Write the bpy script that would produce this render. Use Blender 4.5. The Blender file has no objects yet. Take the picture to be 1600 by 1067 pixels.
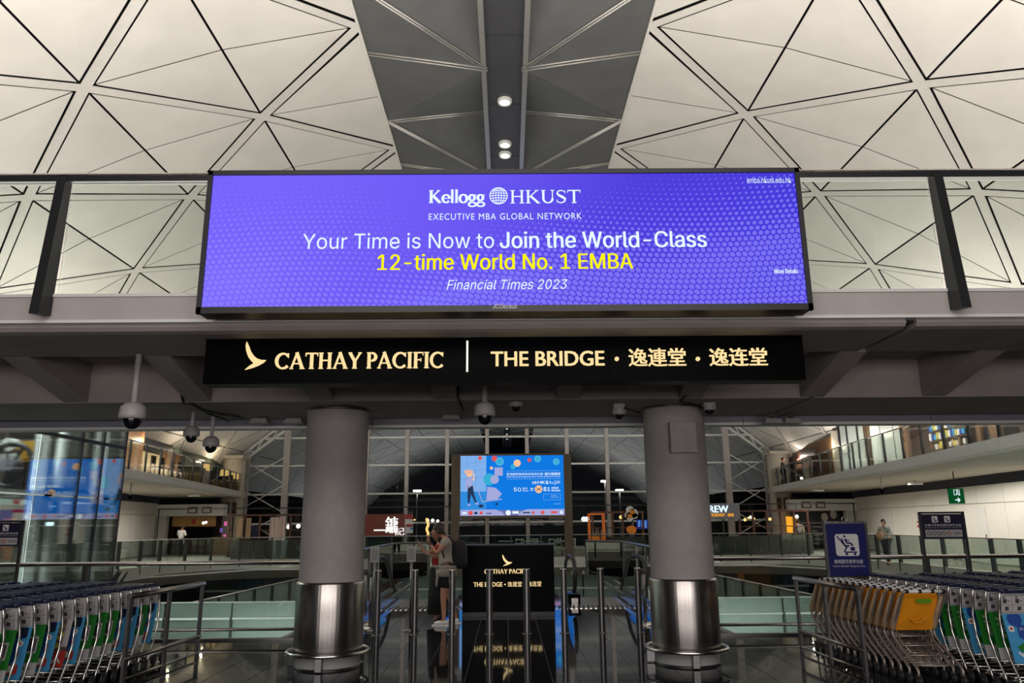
import bpy, bmesh, math, random
from mathutils import Vector, Matrix
random.seed(7)
PI = math.pi
SC = bpy.context.scene
COL = SC.collection
# ---------------------------------------------------------------- camera
PITCH, YAW, ROLL, F = math.radians(13.4), math.radians(-0.444), math.radians(-0.49), 1180.0
CAM = Vector((0, 0, 1.75))
RM = Matrix.Rotation(YAW, 3, 'Z') @ Matrix.Rotation(PI/2+PITCH, 3, 'X') @ Matrix.Rotation(ROLL, 3, 'Z')
cd = bpy.data.cameras.new('camera'); cam = bpy.data.objects.new('camera', cd); COL.objects.link(cam)
cam.matrix_world = Matrix.Translation(CAM) @ RM.to_4x4()
cd.sensor_width = 36; cd.lens = 36*F/1600; cd.clip_start = .05; cd.clip_end = 800
SC.camera = cam
# ---------------------------------------------------------------- world, exposure, large lights
w = bpy.data.worlds.new('world'); SC.world = w; w.use_nodes = True
w.node_tree.nodes['Background'].inputs[0].default_value = (.011, .012, .017, 1)
w.node_tree.nodes['Background'].inputs[1].default_value = .35
SC.view_settings.view_transform = 'Standard'; SC.view_settings.look = 'None'
SC.view_settings.exposure = 0.0; SC.view_settings.gamma = 1.0; SC.view_settings.use_curve_mapping = False
def area(name, loc, rot, sx, sy, power, col=(1, .93, .84), spread=180):
    l = bpy.data.lights.new(name, 'AREA'); l.shape = 'RECTANGLE'; l.size = sx; l.size_y = sy
    l.energy = power; l.color = col; l.spread = math.radians(spread)
    o = bpy.data.objects.new(name, l); COL.objects.link(o); o.location = loc; o.rotation_euler = rot
    return o
UP = (PI, 0, 0); DOWN = (0, 0, 0)
area('uplight_bridge', (0, 9.2, 4.3), UP, 26, 2.4, 1600)
for sx in (-1, 1):
    area('uplight_balcony', (sx*14.9, 28.5, 4.0), (PI, 0, -sx*.119), .5, 21, 760)
    area('uplight_rear', (sx*7.5, 2, 5.0), UP, 8, 3, 1000)
area('uplight_gallery', (0, 45.5, 3.3), UP, 22, 3, 420)
area('outer_roof_fill', (0, 85, -2), UP, 40, 30, 1100, (.9, .95, 1))  # added fill that lights the roof beyond the glass, not a real lamp
# camera-side hall lamps, gallery lamps and added fill lights
area('hall_light', (0, -5, 7.5), (math.radians(50), 0, 0), 12, 3, 520, (1, .93, .87))
area('soffit_fill_light', (0, -6, 2.3), (math.radians(98), 0, 0), 16, 2.2, 640, (1, .92, .88))  # added fill behind the camera, brightens the bridge underside and columns
area('concourse_light', (0, 3.0, 6.8), (math.radians(8), 0, 0), 8, 2, 95, (1, .95, .9))
for sx in (-1, 1):
    area('gallery_light', (sx*17.0, 33, 3.25), DOWN, .5, 20, 560, (1, .93, .82), 160)
    area('void_fill_light', (sx*8, 13.2, -2.7), (math.radians(82), 0, 0), 8, 1.0, 400, (.78, 1, .88), 170)  # unseen fill added below the floor edge to brighten the void
area('restaurant_light', (0, 45.5, 3.0), DOWN, 24, 2.5, 30, (1, .72, .42), 150)

# ---------------------------------------------------------------- pixel measurements -> places
def ray(px, py):
    return RM @ Vector(((px-800)/F, (533.5-py)/F, -1))
def P(px, py, Y):
    r = ray(px, py); t = Y/r.y; return CAM + r*t
def PZ(px, py, Z):
    r = ray(px, py); t = (Z-CAM.z)/r.z; return CAM + r*t
def PX(px, py, X):
    r = ray(px, py); t = X/r.x; return CAM + r*t
RMI = RM.transposed()
def proj(v):
    c = RMI @ (Vector(v)-CAM)
    if c.z > -.05: return None
    return (800+F*c.x/-c.z, 533.5-F*c.y/-c.z)

# ---------------------------------------------------------------- materials
MATS = {}
def mat(name, col, rough=.5, metal=0., spec=.5, emit=0., noise=0., nscale=6., bump=0., bscale=40., coat=0., emcol=None, stretch=None):
    if name in MATS: return MATS[name]
    m = bpy.data.materials.new(name); m.use_nodes = True; nt = m.node_tree; b = nt.nodes['Principled BSDF']
    b.inputs['Base Color'].default_value = (*col, 1); b.inputs['Roughness'].default_value = rough
    b.inputs['Metallic'].default_value = metal; b.inputs['Specular IOR Level'].default_value = spec
    b.inputs['Coat Weight'].default_value = coat
    if emit:
        b.inputs['Emission Color'].default_value = (*(emcol or col), 1); b.inputs['Emission Strength'].default_value = emit
    if noise or bump:
        tc = nt.nodes.new('ShaderNodeTexCoord'); vec = tc.outputs['Object']
        if stretch:
            mp = nt.nodes.new('ShaderNodeMapping'); mp.inputs['Scale'].default_value = stretch
            nt.links.new(vec, mp.inputs[0]); vec = mp.outputs[0]
    if noise:
        n = nt.nodes.new('ShaderNodeTexNoise'); n.inputs['Scale'].default_value = nscale; n.inputs['Detail'].default_value = 5
        nt.links.new(vec, n.inputs[0])
        r = nt.nodes.new('ShaderNodeMapRange'); r.inputs[1].default_value = .3; r.inputs[2].default_value = .7
        r.inputs[3].default_value = 1-noise; r.inputs[4].default_value = 1+noise
        nt.links.new(n.outputs[0], r.inputs[0])
        mx = nt.nodes.new('ShaderNodeVectorMath'); mx.operation = 'SCALE'; mx.inputs[0].default_value = col
        nt.links.new(r.outputs[0], mx.inputs['Scale']); nt.links.new(mx.outputs[0], b.inputs['Base Color'])
    if bump:
        n2 = nt.nodes.new('ShaderNodeTexNoise'); n2.inputs['Scale'].default_value = bscale; n2.inputs['Detail'].default_value = 4
        nt.links.new(vec, n2.inputs[0])
        bp = nt.nodes.new('ShaderNodeBump'); bp.inputs['Strength'].default_value = bump; bp.inputs['Distance'].default_value = .02
        nt.links.new(n2.outputs[0], bp.inputs['Height']); nt.links.new(bp.outputs[0], b.inputs['Normal'])
    MATS[name] = m; return m
def glass(name, tint, base=.04, scale=1.0, rough=0.0):
    m = bpy.data.materials.new(name); m.use_nodes = True; nt = m.node_tree
    for n in list(nt.nodes):
        if n.type == 'BSDF_PRINCIPLED': nt.nodes.remove(n)
    out = nt.nodes['Material Output']
    tr = nt.nodes.new('ShaderNodeBsdfTransparent'); tr.inputs[0].default_value = (*tint, 1)
    gl = nt.nodes.new('ShaderNodeBsdfGlossy'); gl.inputs['Roughness'].default_value = rough; gl.inputs[0].default_value = (1, 1, 1, 1)
    lw = nt.nodes.new('ShaderNodeFresnel'); lw.inputs[0].default_value = 1.45
    ma = nt.nodes.new('ShaderNodeMath'); ma.operation = 'MULTIPLY_ADD'; ma.use_clamp = True
    ma.inputs[1].default_value = scale; ma.inputs[2].default_value = base
    nt.links.new(lw.outputs[0], ma.inputs[0])
    mx = nt.nodes.new('ShaderNodeMixShader')
    nt.links.new(ma.outputs[0], mx.inputs[0]); nt.links.new(tr.outputs[0], mx.inputs[1]); nt.links.new(gl.outputs[0], mx.inputs[2])
    nt.links.new(mx.outputs[0], out.inputs[0]); MATS[name] = m; return m
def emitm(name, col, s=1.0):
    return mat(name, (0.0, 0.0, 0.0), .6, emit=s, emcol=col, spec=0)

M_ROOF = mat('roof_panel_paint', (.73, .70, .665), .55, noise=.05, nscale=.9, bump=.15, bscale=2.5)
M_RIB = mat('roof_rib_paint', (.71, .68, .645), .5, noise=.04)
M_SHELL = mat('roof_shell_dark', (.012, .012, .016), .9)
M_SPINE = mat('spine_fabric', (.115, .118, .12), .42, spec=.4, noise=.10, nscale=1.3)
M_SPINE2 = mat('spine_plate', (.055, .055, .062), .4, noise=.08)
M_STRUT = mat('spine_strut_metal', (.45, .44, .42), .3, .6)
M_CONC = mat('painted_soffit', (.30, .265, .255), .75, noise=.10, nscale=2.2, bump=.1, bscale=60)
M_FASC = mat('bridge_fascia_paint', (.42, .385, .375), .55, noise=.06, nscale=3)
M_FASC2 = mat('grey_blue_cladding', (.20, .20, .245), .5, noise=.05)
M_COLM = mat('column_paint', (.34, .315, .31), .7, noise=.06, nscale=8, bump=.15, bscale=180)
M_STEEL = mat('brushed_steel', (.44, .415, .395), .27, 1.0, noise=.12, nscale=3, stretch=(9, 9, .12), bump=.12, bscale=3)
M_CHROME = mat('polished_tube', (.62, .60, .58), .2, 1.0)
M_DSTEEL = mat('dark_satin_steel', (.17, .165, .17), .32, .9)
M_BLACK = mat('black_metal', (.012, .012, .014), .4)
M_BLACKG = mat('black_gloss', (.0012, .0012, .0015), .3, spec=.03)
M_DARK = mat('dark_void', (.02, .02, .024), .8)
M_TILE = mat('black_granite_tile', (.017, .017, .019), .045, spec=.55, noise=.25, nscale=9)
M_GROUT = mat('grey_grout', (.17, .17, .18), .5)
M_WHITE = mat('white_panel', (.70, .68, .63), .5, noise=.03)
M_WHITE2 = mat('white_paint_trim', (.66, .66, .64), .45)
M_OFFW = mat('white_ceramic_band', (.36, .36, .36), .4, noise=.05)
M_BEIGE = mat('beige_soffit', (.46, .42, .35), .7, noise=.06)
M_WOOD = mat('brown_wood', (.17, .085, .035), .45, noise=.3, nscale=3, stretch=(1, 1, 6))
M_DWOOD = mat('dark_wood', (.045, .022, .014), .5, noise=.25, nscale=4)
M_BROWN = mat('bronze_post', (.09, .06, .035), .45, .3)
M_GREENG = mat('green_frosted_glass', (.135, .165, .145), .25, noise=.12, nscale=.8)
M_NAVY = mat('navy_plastic', (.012, .018, .05), .3)
M_NAVYS = mat('navy_sign', (.007, .009, .115), .5, spec=.3)
M_DNAVY = mat('dark_navy_sign', (.014, .012, .04), .4)
M_WPRINT = mat('white_print', (.72, .72, .72), .5)
M_GREEN = mat('green_print', (.012, .17, .018), .45)
M_LBLUE = mat('light_blue_print', (.05, .28, .55), .45)
M_DBLUE = mat('dark_blue_print', (.012, .06, .30), .45)
M_RED = mat('red_print', (.42, .03, .02), .45)
M_YELP = mat('yellow_print', (.55, .45, .04), .45)
M_GREYP = mat('grey_print', (.05, .05, .055), .5)
M_LINFO = mat('info_print', (.44, .42, .43), .45)
M_YEL = mat('orange_yellow_plastic', (.82, .30, .012), .38, noise=.08, nscale=9)
M_PLIME = mat('lime_label', (.16, .36, .02), .4)
M_TAN = mat('worn_tan_rim', (.42, .30, .19), .5, noise=.15, nscale=12)
M_TUBE = mat('painted_tube', (.33, .28, .245), .35, .55)
M_RUB = mat('black_rubber', (.018, .018, .02), .6)
M_SKIN = mat('skin', (.42, .20, .13), .5)
M_HAIR = mat('dark_hair', (.03, .018, .012), .5, bump=.5, bscale=90)
M_SHIRT = mat('grey_tshirt', (.34, .31, .27), .85, noise=.08, bump=.3, bscale=15)
M_JACK = mat('beige_grey_cloth', (.30, .27, .235), .85, bump=.4, bscale=12)
M_BCLOTH = mat('black_cloth', (.008, .008, .010), .8)
M_REDC = mat('red_cloth', (.35, .012, .015), .8)
M_SHOE = mat('white_shoe', (.62, .60, .58), .5)
M_CAMW = mat('camera_housing', (.40, .38, .38), .4)
M_ORG = mat('orange_plastic', (.85, .18, .01), .4, emit=.12, emcol=(1, .25, .02))  # faint emission added so the plastic looks lit; it is no lamp
M_STONE = mat('far_floor_stone', (.24, .225, .20), .55, noise=.1)
E_GOLD = emitm('gold_letter_light', (1.0, .74, .36), 1.05)
E_WHITE = emitm('white_light', (1, .95, .85), 1.2)
E_LAMP = emitm('downlight_glow', (1, .93, .78), 9)
E_SW = emitm('screen_white', (.82, .97, 1), 1.0)
E_SY = emitm('screen_yellow', (1, .93, .0), 1.0)
E_SB = emitm('screen_blue_glow', (.005, .19, .76), 1.0)
E_SB2 = emitm('screen_teal_glow', (.04, .47, .75), .9)
E_SP = emitm('screen_lilac_glow', (.46, .50, .88), .8)
E_SK = emitm('screen_skyblue_glow', (.22, .46, .88), .95)
E_SR = emitm('screen_red_glow', (.8, .10, .10), .9)
E_SD = emitm('screen_dark_glow', (.02, .035, .09), 1)
E_SO = emitm('screen_orange_glow', (.95, .55, .30), 1)
E_WARM = emitm('warm_lamp_shade', (1, .62, .20), 1.3)
E_GRN = emitm('exit_green_light', (.004, .075, .02), .8)
E_PINK = emitm('pink_light', (.7, .15, .35), .8)
E_ORANGE = emitm('orange_sign_light', (1, .42, .03), 1)
E_COOL = emitm('cool_white_light', (.7, .95, 1), 3)
E_POINT = emitm('far_lamp_light', (1, .96, .85), 6)
G_CLEAR = glass('clear_glass', (.96, .985, .97), .01, .7)
G_BRIDGE = glass('bridge_glass', (.935, .965, .945), .01, .5)
G_WALL = glass('curtain_wall_glass', (.97, .985, .98), .0, .12)
G_GREEN = glass('green_tinted_glass', (.87, .95, .91), .02, .7)
G_DARK = glass('smoky_glass', (.86, .89, .86), .01, .5)
G_WALK = glass('walkway_glass', (.92, .97, .94), .14, 1.3)
G_LIFT = glass('reflective_lift_glass', (.90, .95, .94), .09, .8)

# ---------------------------------------------------------------- mesh helper
TXT = {}
try: FONT = bpy.data.fonts.load(bpy.utils.system_resource('DATAFILES') + '/fonts/Inter.woff2')   # Blender's own interface font
except Exception: FONT = None
def text_geo(s, bold=0.0, shear=0.0, ext=0.0, space=1.0):
    key = (s, bold, shear, ext, space)
    if key in TXT: return TXT[key]
    cu = bpy.data.curves.new('t', 'FONT'); cu.body = s; cu.offset = bold; cu.shear = shear; cu.extrude = ext
    cu.space_character = space; cu.resolution_u = 3; cu.size = 1
    if FONT and all(ord(q) < 0x2000 and q not in 'RK' for q in s): cu.font = FONT
    o = bpy.data.objects.new('t', cu); COL.objects.link(o)
    dg = bpy.context.evaluated_depsgraph_get(); me = bpy.data.meshes.new_from_object(o.evaluated_get(dg))
    vs = [v.co.copy() for v in me.vertices]; fs = [tuple(p.vertices) for p in me.polygons]
    bpy.data.objects.remove(o); bpy.data.curves.remove(cu); bpy.data.meshes.remove(me)
    x0 = min(v.x for v in vs); x1 = max(v.x for v in vs); y0 = min(v.y for v in vs); y1 = max(v.y for v in vs)
    vs = [((v.x-x0)/(x1-x0), (v.y-y0)/(y1-y0), v.z) for v in vs]
    TXT[key] = (vs, fs); return TXT[key]

class MB:
    def __init__(s): s.v = []; s.f = []; s.m = []; s.mats = []; s.smooth = []
    def mi(s, m):
        if m not in s.mats: s.mats.append(m)
        return s.mats.index(m)
    def add(s, vs, fs, m=None, smooth=False):
        n = len(s.v); s.v += [tuple(v) for v in vs]
        k = s.mi(m) if m else 0
        for f in fs: s.f.append(tuple(i+n for i in f)); s.m.append(k); s.smooth.append(smooth)
        return s
    def box(s, x0, x1, y0, y1, z0, z1, m=None):
        vs = [(x0,y0,z0),(x1,y0,z0),(x1,y1,z0),(x0,y1,z0),(x0,y0,z1),(x1,y0,z1),(x1,y1,z1),(x0,y1,z1)]
        return s.add(vs, [(0,3,2,1),(4,5,6,7),(0,1,5,4),(1,2,6,5),(2,3,7,6),(3,0,4,7)], m)
    def bar(s, a, b, wd, h, m=None, up=(0,0,1)):
        a = Vector(a); b = Vector(b); d = (b-a).normalized(); u = Vector(up)
        x = d.cross(u)
        if x.length < 1e-4: x = d.cross(Vector((0,1,0)))
        x.normalize(); z = x.cross(d).normalized(); x *= wd/2; z *= h/2
        vs = [a-x-z, a+x-z, b+x-z, b-x-z, a-x+z, a+x+z, b+x+z, b-x+z]
        return s.add(vs, [(0,3,2,1),(4,5,6,7),(0,1,5,4),(1,2,6,5),(2,3,7,6),(3,0,4,7)], m)
    def cyl(s, a, b, r, n=12, r2=None, m=None, caps=True):
        return s.tube([a, b], r, n, m, r2, caps)
    def tube(s, pts, r, n=8, m=None, r2=None, caps=True):
        pts = [Vector(p) for p in pts]; N = len(pts); rings = []
        rs = r if isinstance(r, (list, tuple)) else [r + ((r2 if r2 is not None else r)-r)*i/max(1, N-1) for i in range(N)]
        d0 = (pts[1]-pts[0]).normalized(); ref = Vector((0,0,1)) if abs(d0.z) < .9 else Vector((0,1,0))
        x = d0.cross(ref).normalized()
        vs = []
        for i, p in enumerate(pts):
            if i == 0: d = d0
            elif i == N-1: d = (pts[i]-pts[i-1]).normalized()
            else: d = ((pts[i+1]-pts[i]).normalized()+(pts[i]-pts[i-1]).normalized()).normalized()
            x = (x - d*x.dot(d)).normalized(); y = d.cross(x)
            for k in range(n):
                a = 2*PI*k/n; vs.append(p + (x*math.cos(a)+y*math.sin(a))*rs[i])
        fs = []
        for i in range(N-1):
            for k in range(n):
                k2 = (k+1) % n; fs.append((i*n+k, i*n+k2, (i+1)*n+k2, (i+1)*n+k))
        s.add(vs, fs, m, True)
        if caps: 
            c = len(s.v)-len(vs); kk = s.mi(m) if m else 0
            s.f.append(tuple(c+k for k in reversed(range(n)))); s.m.append(kk); s.smooth.append(False)
            s.f.append(tuple(c+(N-1)*n+k for k in range(n))); s.m.append(kk); s.smooth.append(False)
        return s
    def lathe(s, prof, c=(0,0,0), n=24, m=None, smooth=True):
        c = Vector(c); vs = []; fs = []
        for r, z in prof:
            for k in range(n):
                a = 2*PI*k/n; vs.append(c+Vector((r*math.cos(a), r*math.sin(a), z)))
        for i in range(len(prof)-1):
            for k in range(n):
                k2 = (k+1) % n; fs.append((i*n+k, i*n+k2, (i+1)*n+k2, (i+1)*n+k))
        return s.add(vs, fs, m, smooth)
    def ball(s, c, r, sc=(1,1,1), n=12, m=None, z0=-1, z1=1):
        pr = []; K = max(4, n//2)
        for i in range(K+1):
            t = math.asin(max(-1, min(1, z0))) + (math.asin(min(1, z1))-math.asin(max(-1, z0)))*i/K
            pr.append((max(1e-4, math.cos(t)*r), math.sin(t)*r))
        k = len(s.v); s.lathe(pr, (0,0,0), n, m)
        for i in range(k, len(s.v)):
            v = s.v[i]; s.v[i] = (c[0]+v[0]*sc[0], c[1]+v[1]*sc[1], c[2]+v[2]*sc[2])
        return s
    def ring(s, c, R, r, n=32, m=None, axis='z', q=8):
        pts = []
        for i in range(n+1):
            a = 2*PI*i/n; u, v = R*math.cos(a), R*math.sin(a)
            pts.append(Vector(c) + (Vector((u,v,0)) if axis == 'z' else Vector((u,0,v)) if axis == 'y' else Vector((0,u,v))))
        return s.tube(pts, r, q, m, caps=False)
    def quad(s, a, b, c, d, m=None): return s.add([a,b,c,d], [(0,1,2,3)], m)
    def prism(s, poly, fr, t, m=None):      # poly 2D, fr=(origin, ux, uz) , thickness t along -n ... n = ux x uz
        o, ux, uz = [Vector(q) for q in fr]; nn = ux.cross(uz).normalized()
        A = [o+ux*p[0]+uz*p[1] for p in poly]; B = [p+nn*t for p in A]; n = len(poly)
        bm = bmesh.new(); bv = [bm.verts.new(p) for p in A]
        f = bm.faces.new(bv); bm.normal_update(); r = bmesh.ops.triangulate(bm, faces=[f]); bm.verts.index_update()
        tr = [tuple(v.index for v in ff.verts) for ff in bm.faces]; bm.free()
        fs = tr + [tuple(i+n for i in reversed(q)) for q in tr] + [(i, (i+1) % n, (i+1) % n+n, i+n) for i in range(n)]
        return s.add(A+B, fs, m)
    def disc(s, c, r, fr, t=.002, m=None, n=16, sy=1.0):
        return s.prism([(c[0]+r*math.cos(2*PI*k/n), c[1]+r*sy*math.sin(2*PI*k/n)) for k in range(n)], fr, t, m)
    def rect(s, u0, u1, v0, v1, fr, t=.002, m=None): return s.prism([(u0,v0),(u1,v0),(u1,v1),(u0,v1)], fr, t, m)
    def rrect(s, u0, u1, v0, v1, rad, fr, t=.002, m=None):
        pts = []
        for cx, cy, a0 in ((u1-rad, v1-rad, 0), (u0+rad, v1-rad, 90), (u0+rad, v0+rad, 180), (u1-rad, v0+rad, 270)):
            for k in range(5):
                a = math.radians(a0+k*22.5); pts.append((cx+rad*math.cos(a), cy+rad*math.sin(a)))
        return s.prism(pts, fr, t, m)
    def text(s, txt, u0, u1, v0, v1, fr, m=None, bold=0., shear=0., ext=0., space=1.):
        o, ux, uz = [Vector(q) for q in fr]; nn = ux.cross(uz).normalized()
        vs, fs = text_geo(txt, 0., shear, 0.05 if ext else 0., space)
        h = (v1-v0); K = max(1, int(round(abs(bold)*100)))
        for k in (range(-1, 2) if bold > .008 else (0,)):
            du = k*bold*h*1.35
            s.add([o+ux*(u0+abs(bold)*h+(u1-u0-2*abs(bold)*h)*a+du)+uz*(v0+(v1-v0)*b)+nn*((.0005+(c+.05)*10*ext if ext else .0005)+k*.0002) for a, b, c in vs], fs, m)
        return s
    def stroke(s, pts, ws, fr, t, m=None):   # calligraphic polyline with widths
        L = []; R = []; n = len(pts)
        for i, p in enumerate(pts):
            a = Vector(pts[max(0, i-1)]); b = Vector(pts[min(n-1, i+1)]); d = (b-a).normalized(); q = Vector((-d.y, d.x))
            wd = ws[i] if isinstance(ws, (list, tuple)) else ws
            L.append(Vector(p)+q*wd/2); R.append(Vector(p)-q*wd/2)
        for i in range(n-1): s.prism([tuple(R[i]), tuple(R[i+1]), tuple(L[i+1]), tuple(L[i])], fr, t, m)
        return s
    def build(s, name, m=None, parent=None, bevel=0, smooth_all=False):
        me = bpy.data.meshes.new(name)
        if m and not s.mats: s.mats = [m]
        elif m and s.mats and m not in s.mats: s.mats.insert(0, m); s.m = [k+1 for k in s.m]
        if parent is not None:
            r = parent
            while r.parent: r = r.parent
            c = Vector(r.location)
        else:
            xs = [v[0] for v in s.v]; ys = [v[1] for v in s.v]; zs = [v[2] for v in s.v]
            c = Vector(((min(xs)+max(xs))/2, (min(ys)+max(ys))/2, min(zs)))
        me.from_pydata([Vector(v)-c for v in s.v], [], s.f)
        for q in s.mats: me.materials.append(q)
        me.polygons.foreach_set('material_index', s.m)
        me.polygons.foreach_set('use_smooth', [True]*len(s.f) if smooth_all else s.smooth)
        me.update()
        o = bpy.data.objects.new(name, me); COL.objects.link(o)
        if parent is not None: o.parent = parent
        else: o.location = c
        if bevel:
            md = o.modifiers.new('b', 'BEVEL'); md.width = bevel; md.segments = 2; md.limit_method = 'ANGLE'
        return o
def thing(name, label, cat, loc=(0,0,0), group=None, kind=None):
    o = bpy.data.objects.new(name, None); COL.objects.link(o); o.location = loc; o.empty_display_size = .1
    return tag(o, label, cat, group, kind)
def tag(o, label=None, cat=None, group=None, kind=None):
    if label: o['label'] = label
    if cat: o['category'] = cat
    if group: o['group'] = group
    if kind: o['kind'] = kind
    return o
def clone(o, parent=None):
    c = o.copy(); COL.objects.link(c); c.parent = parent
    for ch in list(o.children): clone(ch, c)
    return c
def piece(name, me, loc, parent, rot=None):
    o = bpy.data.objects.new(name, me); COL.objects.link(o); o.parent = parent; o.location = loc
    if rot: o.rotation_euler = rot
    return o
def FR(o, s=1.0): return (o, (s,0,0), (0,0,s))      # plane facing -Y (x right, z up): normal = x × z = -y
ORD = ['first','second','third','fourth','fifth','sixth','seventh','eighth','ninth','tenth','eleventh','twelfth','thirteenth','fourteenth','fifteenth','sixteenth']

# serif glyphs: unit cap height; returns list of (points, widths), advance
def glyph(ch, T=.17, t=.075):
    S = []
    def st(p, w_): S.append((p, w_))
    def sf(x, y, l=.15, l2=None): st([(x-l, y), (x+(l2 or l), y)], .05)
    def arc(cx, cy, rx, ry, a0, a1, n=14, k=1.0):
        pts = []; ws = []
        for i in range(n+1):
            a = math.radians(a0+(a1-a0)*i/n); pts.append((cx+rx*math.cos(a), cy+ry*math.sin(a))); ws.append(t+(T-t)*abs(math.cos(a))**1.3*k)
        st(pts, ws)
    e = .025
    if ch == 'C': arc(.5,.5,.42,.46,42,318); st([(.82,.97),(.83,.70)], [.07,.03]); return S, .92
    if ch == 'A': st([(.10,e),(.44,.99)], t); st([(.42,1.02),(.82,e)], T); st([(.22,.33),(.62,.33)], .06); sf(.10,e,.1,.12); sf(.82,e,.16,.14); return S, .96
    if ch == 'T': st([(.42,e),(.42,.97)], T); st([(.04,.96),(.80,.96)], .075); st([(.05,.98),(.03,.78)], [.07,.03]); st([(.79,.98),(.81,.78)], [.07,.03]); sf(.42,e); return S, .84
    if ch == 'H':
        for x in (.16,.72): st([(x,e),(x,.98)], T*.92); sf(x,e,.14); sf(x,.975,.14)
        st([(.16,.52),(.72,.52)], .07); return S, .92
    if ch == 'Y': st([(.10,.97),(.42,.45)], T); st([(.76,.97),(.44,.45)], t); st([(.42,e),(.42,.5)], T); sf(.42,e); sf(.10,.975,.1,.13); sf(.76,.975,.13,.1); return S, .86
    if ch == 'P': st([(.16,e),(.16,.98)], T); sf(.16,e); st([(.02,.975),(.35,.975)], .05); arc(.32,.72,.27,.24,90,-90); st([(.16,.48),(.34,.48)], .05); return S, .68
    if ch == 'I': st([(.16,e),(.16,.98)], T); sf(.16,e,.15); sf(.16,.975,.15); return S, .36
    if ch == 'F': st([(.16,e),(.16,.98)], T); sf(.16,e); st([(.02,.965),(.62,.965)], .07); st([(.62,.99),(.64,.78)], [.07,.03]); st([(.16,.52),(.50,.52)], .06); st([(.50,.62),(.50,.42)], .045); return S, .68
    if ch == 'K': st([(.16,e),(.16,.98)], T); sf(.16,e); sf(.16,.975); st([(.68,.95),(.24,.48)], t); st([(.30,.56),(.78,e)], T); sf(.68,.975,.12); sf(.80,e,.14,.1); return S, .9
    if ch == 'U': st([(.16,.98),(.16,.35)], T); st([(.72,.98),(.72,.35)], t); arc(.44,.36,.28,.33,180,360,12); sf(.16,.975,.13); sf(.72,.975,.12); return S, .88
    if ch == 'S':
        st([(.58,.80),(.50,.92),(.33,.97),(.15,.90),(.10,.74),(.20,.60),(.42,.47),(.58,.33),(.55,.14),(.38,.03),(.2,.05),(.08,.20)],
           [.03,.06,.07,.09,.13,.16,.18,.16,.12,.07,.07,.03]); st([(.58,.95),(.585,.72)], .035); st([(.08,.28),(.08,.05)], .035); return S, .68
    if ch == 'e': arc(.28,.33,.24,.30,0,325); st([(.06,.36),(.54,.36)], .05); return S, .56
    if ch == 'l': st([(.12,e),(.12,1.04)], T*.85); sf(.12,e,.11); st([(.02,1.02),(.14,1.02)], .05); return S, .27
    if ch == 'o': arc(.30,.33,.25,.31,0,360,20); return S, .62
    if ch == 'g': arc(.26,.40,.18,.22,0,360,18); arc(.28,-.12,.25,.16,0,360,18,.5); st([(.14,.22),(.10,.10),(.2,.02)], [.04,.07,.06]); st([(.38,.58),(.56,.62)], .06); return S, .56
    return [], .30
def serif(mb, txt, u0, u1, v0, v1, fr, t, m, T=.17, tn=.075):
    adv = []; x = 0
    for ch in txt:
        S, a = glyph(ch, T, tn); adv.append((x, S)); x += a+.03 if ch != ' ' else .3
    k = (u1-u0)/x
    for x0, S in adv:
        for pts, ws in S:
            mb.stroke([(u0+(x0+p[0])*k, v0+p[1]*(v1-v0)) for p in pts], [q*min(k, (v1-v0)) for q in ws] if isinstance(ws, (list,tuple)) else ws*min(k, v1-v0), fr, t, m)
WING = [(50,70),(46,95),(52,125),(68,160),(90,185),(108,199),(80,215),(52,237),(100,226),(140,212),(172,196),(188,181),(160,180),(130,172),(105,155),(82,128),(66,95)]
def wing(mb, u0, u1, v0, v1, fr, t, m):
    mb.prism([(u0+(x-46)/142*(u1-u0), v1-(y-70)/167*(v1-v0)) for x, y in WING], fr, t, m)

# ================================================================ ROOF (ceiling)
R_V, H_C = 26.0, 12.95
X0 = 3.3; S0 = R_V*math.asin(X0/R_V); DS, DY, Y0 = 3.13, 2.9, 9.3
def vault(s, y, sgn=1, off=0.):
    a = s/R_V; r = R_V-off
    return Vector((sgn*r*math.sin(a), y, H_C-R_V+r*math.cos(a)))
ceiling = MB()
for sg in (-1, 1):
    K = 14; ys = [2, 180]
    ss = [S0-.1+(22.0-S0)*i/K for i in range(K+1)]
    for i in range(K):
        a, b = vault(ss[i], ys[0], sg, -.18), vault(ss[i+1], ys[0], sg, -.18)
        c, d = vault(ss[i+1], ys[1], sg, -.18), vault(ss[i], ys[1], sg, -.18)
        ceiling.quad(a, b, c, d)
ceiling.quad((-3.5,2,13.9),(3.5,2,13.9),(3.5,180,13.9),(-3.5,180,13.9))
ceil_o = ceiling.build('ceiling', M_SHELL); tag(ceil_o, 'arched white roof of triangular metal panels with a dark central spine', kind='structure')
CL = Vector(ceil_o.location)
def inset(tri, offs):
    # tri: 3 2D points CCW, offs[i] for edge i->i+1
    lines = []
    cx = sum(p[0] for p in tri)/3; cy = sum(p[1] for p in tri)/3
    for i in range(3):
        a = Vector(tri[i]); b = Vector(tri[(i+1) % 3]); d = (b-a).normalized(); n = Vector((-d.y, d.x))
        if n.dot(Vector((cx, cy))-a) < 0: n = -n
        lines.append((a+n*offs[i], d))
    out = []
    for i in range(3):
        p, d = lines[i-1]; q, e = lines[i]
        den = d.x*e.y-d.y*e.x; t = ((q.x-p.x)*e.y-(q.y-p.y)*e.x)/den
        out.append(tuple(p+d*t))
    return out
BW, GP = .12, .052
panels = []; ribs = []
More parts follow.
